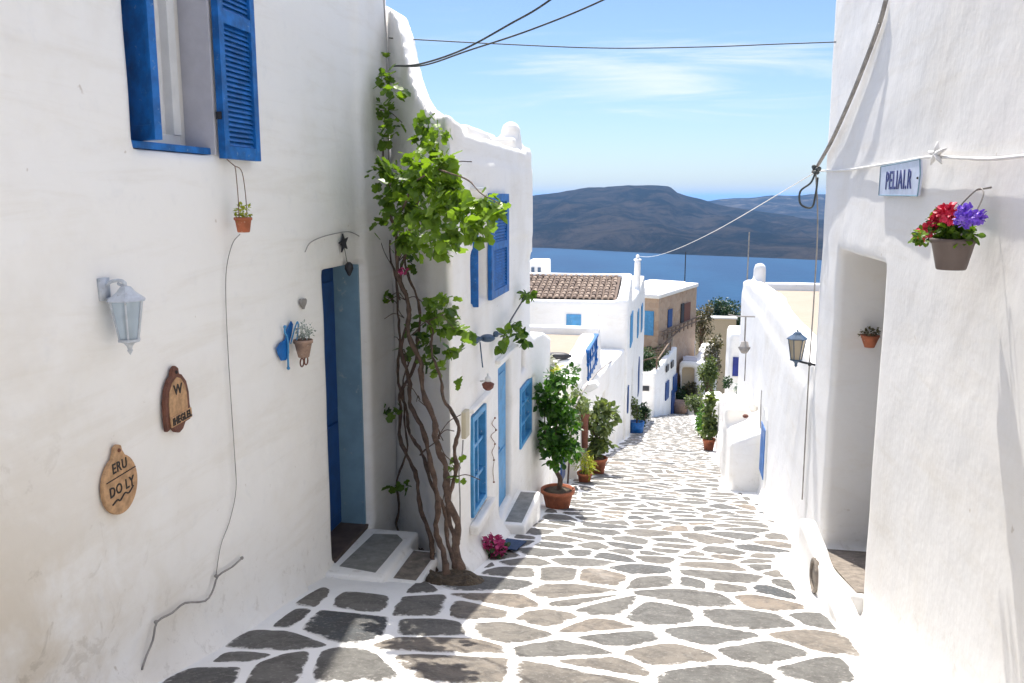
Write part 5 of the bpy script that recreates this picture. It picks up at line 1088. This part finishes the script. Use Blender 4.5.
# cables on the right wall
f = MB(); f.tube(spline([ax(a, b, 1.37) for a, b in ((814,171),(845,170),(880,165),(905,161),(930,157),(960,158),(990,159),(1024,156),(1060,153),(1150,148))], 5), 0.009, 7)
tag(f.build('wall_cable', M['cable_white'], smooth=True), 'white painted cable running along the right wall over the name sign', 'cable')
c_ = ax(938, 154, 1.36); pf2 = plate_frame('R', 1.355, c_.y, c_.z)
f = MB(pf2)
for k in range(5):
    a = 2*math.pi*k/5+0.3; f.tube([(0, 0, 0), (0.08*math.cos(a), 0.03*math.sin(a), 0.004), (0.17*math.cos(a), 0.065*math.sin(a), 0)], [0.018, 0.014, 0.004], 7)
tag(f.build('starfish', M['curtain'], smooth=True), 'pale dried starfish fixed over the white cable right of the name sign', 'ornament')
f = MB(); f.tube(spline([ax(886, 0, 1.37), ax(880, 22, 1.365), ax(868, 55, 1.36), ax(850, 100, 1.35), ax(832, 140, 1.34), ax(818, 165, 1.33), ax(813, 172, 1.31)], 6), 0.017, 8)
f.tube(spline([ax(879, 24, 1.35), ax(866, 60, 1.33), ax(848, 104, 1.32), ax(830, 142, 1.32), ax(815, 170, 1.31)], 6), 0.008, 6)
tag(f.build('power_cable', M['cable_grey'], smooth=True), 'bundle of dark cables sloping down the top of the right hand wall', 'cable')
jc = Vector((1.30, 8.66, ay(814, 172, 8.66).z))
f = MB(); f.tube(spline([jc, jc+Vector((-0.04, 0.0, -0.10)), jc+Vector((-0.13, 0.0, -0.18)), jc+Vector((-0.12, 0.0, -0.30)), jc+Vector((-0.02, 0, -0.33)), jc+Vector((0.01, 0, -0.2)), jc+Vector((0.02, 0, -0.05))], 6), 0.010, 7)
for k in range(7): f.sphere(jc+Vector((rs.uniform(-.03, .03), rs.uniform(-.03, .03), rs.uniform(-.05, .05))), 0.022, 6)
tag(f.build('cable_loop', M['wire'], smooth=True), 'loop of dark cable at the joint on the right house corner', 'cable')
f = MB(); f.tube(spline([jc, Vector((1.345, 8.66, jc.z-0.5)), Vector((1.35, 8.66, 0.6)), Vector((1.345, 8.67, -0.1)), Vector((1.35, 8.66, -1.4))], 5), 0.007, 7)
tag(f.build('downpipe', M['cable_grey'], smooth=True), 'thin vertical conduit down the corner of the right hand house', 'pipe')
# hanging flower pot
cp = ax(950, 252, 1.24); fp_ = thing('flower_pot', (1.24, cp.y, cp.z-0.09), 'brown hanging pot with red and purple flowers on the right hand wall', 'flower pot')
f = MB(); f.lathe([(0.060, -0.075), (0.064, -0.07), (0.090, 0.045), (0.098, 0.047), (0.100, 0.066), (0.092, 0.068), (0.086, 0.04), (0.001, 0.04)], (1.25, cp.y, cp.z-0.005), 28); f.build('pot', M['pot_brown'], fp_, smooth=True, bevel=0.0)
zt_ = ax(956, 190, 1.3).z
f = MB(); f.tube(spline([(1.25, cp.y+0.10, cp.z+0.08), (1.27, cp.y+0.07, zt_-0.10), (1.33, cp.y-0.0, zt_), (1.34, cp.y-0.06, zt_-0.02), (1.30, cp.y-0.08, zt_-0.12), (1.25, cp.y-0.10, cp.z+0.08)], 6), 0.0035, 5)
f.tube([(1.33, cp.y, zt_), (1.39, cp.y, zt_+0.01)], 0.005, 5); f.build('wire_hanger', M['cable_grey'], fp_, smooth=True)
PP, DD = [], []
for k in range(18):
    p_, d_ = cloud((1.21+rs.uniform(-.08, .09), cp.y+rs.uniform(-.09, .10), cp.z+0.095+rs.uniform(-.03, .05)), (0.045, 0.05, 0.04), 40, 0.2); PP.append(p_); DD.append(d_)
leaves('leaves', np.concatenate(PP), 0.032, M['leaf_vine'], fp_, LEAF_OV, np.concatenate(DD), 0.1)
def blooms(name, spots, rad, mat, parent, size):
    P_, D_ = [], []
    for s_ in spots: p_, d_ = cloud(s_, (rad, rad, rad), 60, 0.6); P_.append(p_); D_.append(d_)
    leaves(name, np.concatenate(P_), size, M[mat], parent, LEAF_OV, np.concatenate(D_), 0.0)
blooms('red_flowers', [ax(a, b, 1.19) for a, b in ((926,232),(921,236),(937,222),(934,226),(940,218),(947,214),(950,211),(944,212),(952,216),(931,229))], 0.021, 'red_petal', fp_, 0.024)
blooms('purple_flowers', [ax(a, b, 1.19) for a, b in ((963,213),(968,211),(971,217),(975,219),(966,221),(961,218),(978,217))], 0.019, 'purple_petal', fp_, 0.021)
# small wall pot inside doorway (hangs on the far jamb)
c_ = ay(870, 338, 7.66); wp = thing('wall_pot', c_, 'small terracotta wall pot with a dry plant inside the right doorway', 'plant pot')
f = MB(); f.lathe([(0.04, -0.07), (0.075, 0.02), (0.08, 0.035), (0.07, 0.035), (0.001, 0.02)], (c_.x, 7.66, c_.z-0.01), 18); f.build('pot', M['terracotta'], wp, smooth=True)
p_, d_ = cloud((c_.x, 7.65, c_.z+0.05), (0.10, 0.06, 0.045), 130, 0.3); leaves('plant', p_, 0.032, M['leaf_dry'], wp, LEAF_DI, d_)
# corner lantern
c_ = ay(797, 345, 8.8); lt2 = thing('corner_lantern', c_, 'slate blue lantern with amber glass on the corner of the right hand house', 'lantern')
lantern_body(lt2, Vector((c_.x, 8.8, 0)), c_.z+0.085, 1.0, M['metal_slate'], M['glass_amber'])
f = MB(); f.tube([(c_.x, 8.8, c_.z-0.155), (c_.x+0.06, 8.75, c_.z-0.165), (1.40, 8.60, c_.z-0.16)], 0.011, 7); f.sphere((1.34, 8.62, c_.z-0.155), 0.022, 7); f.build('bracket', M['metal_dark'], lt2, smooth=True)

# ================================================================== RIGHT: lower houses
h2r = thing('low_right_house', (4, 13, -3), 'long low white house on the right with a rounded parapet and a flat sandy roof', 'house')
bmp = lambda X, Y: np.interp(Y, [8.0, 9.0, 11.0, 12.9, 13.25, 13.6, 16.5, 18.6], [-0.02, 0.0, 0.04, 0.10, 0.0, 0.10, 0.02, -0.12]).astype(np.float32)
solid('wall', [B(1.4, 8.0, 8.55, 13.2, -4.5, -0.32), B(1.46, 8.0, 13.1, 18.6, -6, -0.36),
               ('P', [(1.39, 8.55), (1.66, 8.55), (1.66, 13.3), (1.39, 13.3)], -4.5, bmp), ('P', [(1.46, 13.2), (1.74, 13.2), (1.76, 18.6), (1.46, 18.6)], -6, bmp), B(1.5, 8, 18.3, 18.6, -6, -0.14), ('C', 1.72, 17.9, 0.12, -3, 0.30),
               ('P', [(1.2, 8.5), (1.6, 8.5), (1.6, 12.9), (1.2, 12.9)], -4.5, (-1.42, 1.05, -S))],
      [], ((1.1, 8.0), (8.5, 18.7), (-4.6, 0.5)), 0.06, M['plaster_right'], h2r, k=0.05, ku=0.10, amp=0.010)
f = MB(); f.box((1.68, 8.64, -0.32), (7.9, 13.2, -0.27)); f.box((1.78, 13.2, -0.36), (7.9, 18.28, -0.29)); f.build('roof', M['terrace'], h2r)
wr_ = blue_panel(12.0, 12.72, -2.42, -1.36, 1.42, M['white_paint'], h2r, 'window', arch=True, side=-1, t=0.075)
for y0_, y1_ in ((12.10, 12.35), (12.37, 12.62)):
    f = MB(); f.box((1.335, y0_, -2.34), (1.36, y1_, -1.62)); f.build('shutter', M['blue'], wr_, bevel=0.003)
f = MB(); f.box((1.36, 12.98, -2.35), (1.385, 13.1, -1.25)); f.build('drain', M['cable_grey'], h2r)
c_ = Vector((1.28, 15.4, ax(757, 372, 1.3).z)); hs = thing('street_lamp', c_, 'grey lamp on a T shaped pole near the far end of the right houses', 'lamp')
f = MB(); za_ = c_.z+0.55; f.tube([(c_.x, c_.y, c_.z+0.05), (c_.x, c_.y, za_)], 0.014, 6); f.tube([(c_.x-0.30, c_.y, za_+0.03), (c_.x-0.15, c_.y, za_), (c_.x+0.25, c_.y, za_)], 0.012, 6); f.build('bracket', M['cable_grey'], hs)
f = MB(); f.lathe([(0.001, 0.12), (0.06, 0.10), (0.08, 0.02), (0.11, 0.0), (0.05, -0.10), (0.001, -0.11)], c_, 12); f.build('lamp_head', M['cable_grey'], hs, smooth=True)
f = MB(); f.tube([(c_.x+0.03, c_.y, c_.z), (c_.x+0.03, c_.y, c_.z-0.6)], 0.010, 6); f.build('conduit', M['cable_grey'], hs)
c_ = ay(804, 308, 9.6); bush('roof_plant', 'small dark plant on the sandy roof next to the right house corner', (c_.x+0.10, 10.0, -0.27), (0.10, 0.12, 0.16), 260, 0.05, 'leaf_dark', blobs=6)
# block with vent
bk = thing('plastered_block', (1.1, 13.3, -3), 'waist high whitewashed block with a sloping top against the right side of the lane', 'wall block')
solid('wall', [('P', [(0.93, 12.8), (1.5, 12.8), (1.5, 14.3), (0.93, 14.3)], -4.2, (-2.02+0.0, 0.42, -0.03)), B(0.90, 1.3, 13.9, 14.3, -4.2, -1.75)], [], ((0.85, 1.5), (12.7, 14.4), (-4.2, -1.3)), 0.035, M['plaster'], bk, k=0.07, ku=0.1, amp=0.015)
f = MB(); f.sphere((1.16, 13.2, -1.70), 0.045, 8, (1, 1, 0.7)); f.build('vent', M['brown_rust'], bk, smooth=True)
# long low wall beyond
lw = thing('lane_wall', (1.25, 19, -4.5), 'low white boundary wall along the right edge of the lane beyond the block', 'garden wall')
solid('wall', [('P', [(1.14, 14.2), (1.45, 14.2), (1.45, 29), (1.20, 29)], -8, lambda X, Y: (gz(0, 1)*Y + 1.35 + 0.10*np.sin(Y*1.1)).astype(np.float32)), B(0.98, 1.3, 16.0, 17.3, -5, gz(0, 16.6)+0.55)], [], ((0.9, 1.5), (14.1, 29.1), (-7.4, -1)), 0.06, M['plaster_far'], lw, k=0.08, ku=0.12, amp=0.015)
h3r = thing('blue_window_house', (2, 23, -5), 'white house with a small dark blue square window left of the low right house', 'house')
Yf = 22.0; xl = ay(729, 360, Yf).x; ztp = ay(735, 333, Yf).z
solid('wall', [B(xl, 5.0, Yf, 23.4, -9, ztp), B(xl+0.5, 5.0, Yf+0.5, 23.4, -9, ztp+0.15)], [], ((xl-0.1, 5.0), (Yf-0.1, 23.5), (-8, ztp+0.4)), 0.075, M['plaster_far'], h3r, k=0.08, amp=0.02)
a, b_ = ay(733, 357, Yf), ay(739.5, 376, Yf); front_panel(a.x, b_.x, b_.z, a.z, Yf-0.02, M['navy'], h3r, 'window')
for k, (a, b) in enumerate(((726, 385), (741, 392), (747, 395))):
    c_ = ax(a, b, 1.15) if k else ay(a, b, 21.5); 
    c_ = ay(a, b, (21.5, 20.0, 19.0)[k])
    bush('wall_plant', ('dark plant pot hung by the small navy window', 'grey green plant hung below the navy window', 'grey green plant hung beside the street lamp')[k], (c_.x, c_.y, c_.z-0.1), (0.13, 0.13, 0.16), 160, 0.08, ('leaf_dark', 'leaf_silver', 'leaf_dry')[k], blobs=4, stem=False, cat='plant', group='plants hung on the far right wall')
f = MB(); m_ = ay(748, 262, 26); f.tube([(m_.x, 26, -3.5), (m_.x, 26, ay(748, 232, 26).z)], 0.02, 5); tag(f.build('antenna_mast', M['cable_grey']), 'thin grey mast rising against the sea behind the right hand roofs', 'mast')

# ================================================================== overhead wires
def wire(label, pts, r=0.008, mat='wire', sag=0.0):
    f = MB(); f.tube(spline(pts, 10), r, 6); return tag(f.build('overhead_wire', M[mat], smooth=True), label, 'wire')
w0 = an(394, 66, 0.05)
def aw(px, py, D): d = ray(px, py).normalized(); return CAM+d*D
D0 = (w0-CAM).length
wire('upper of the two dark wires rising from the swept parapet', [w0, aw(420, 64, D0-0.3), aw(462, 50, D0-0.8), aw(510, 24, D0-1.2), aw(550, 0, D0-1.6), aw(640, -70, D0-2.2)], 0.0075)
wire('lower of the two dark wires rising from the swept parapet', [w0, aw(425, 65, D0-0.3), aw(470, 50, D0-0.6), aw(530, 30, D0-0.9), aw(603, 0, D0-1.2), aw(720, -60, D0-2)], 0.0065)
wire('nearly level dark wire crossing the sky between the left and right houses', [an(389, 38, 0.02), aw(480, 43, 8.2), aw(600, 48, 8.5), aw(700, 47, 8.7), aw(780, 44, 8.75), ax(836, 42, 1.37)], 0.0055)
p0 = Vector((-1.25, 31.2, -0.5)); p1 = jc.copy(); mid = (p0+p1)/2+Vector((0, 0, -0.25))
wire('pale wire sloping from the slim white chimney up to the right house corner', [p0, p0*0.75+p1*0.25+Vector((0, 0, -0.2)), mid, p0*0.25+p1*0.75+Vector((0, 0, -0.18)), p1], 0.005, 'cable_white')

# ================================================================== haze
hz = MB(); hz.box((-46000, -600, -123), (46000, 61000, 90)); ho = hz.build('haze', None)
m = bpy.data.materials.new('haze'); m.use_nodes = True; n = m.node_tree.nodes; n.clear(); o_ = n.new('ShaderNodeOutputMaterial'); v = n.new('ShaderNodeVolumePrincipled'); v.inputs['Color'].default_value = (0.30, 0.56, 1, 1); v.inputs['Density'].default_value = 0.00007; v.inputs['Anisotropy'].default_value = 0.2
m.node_tree.links.new(v.outputs[0], o_.inputs['Volume']); ho.data.materials.append(m); tag(ho, kind='stuff')
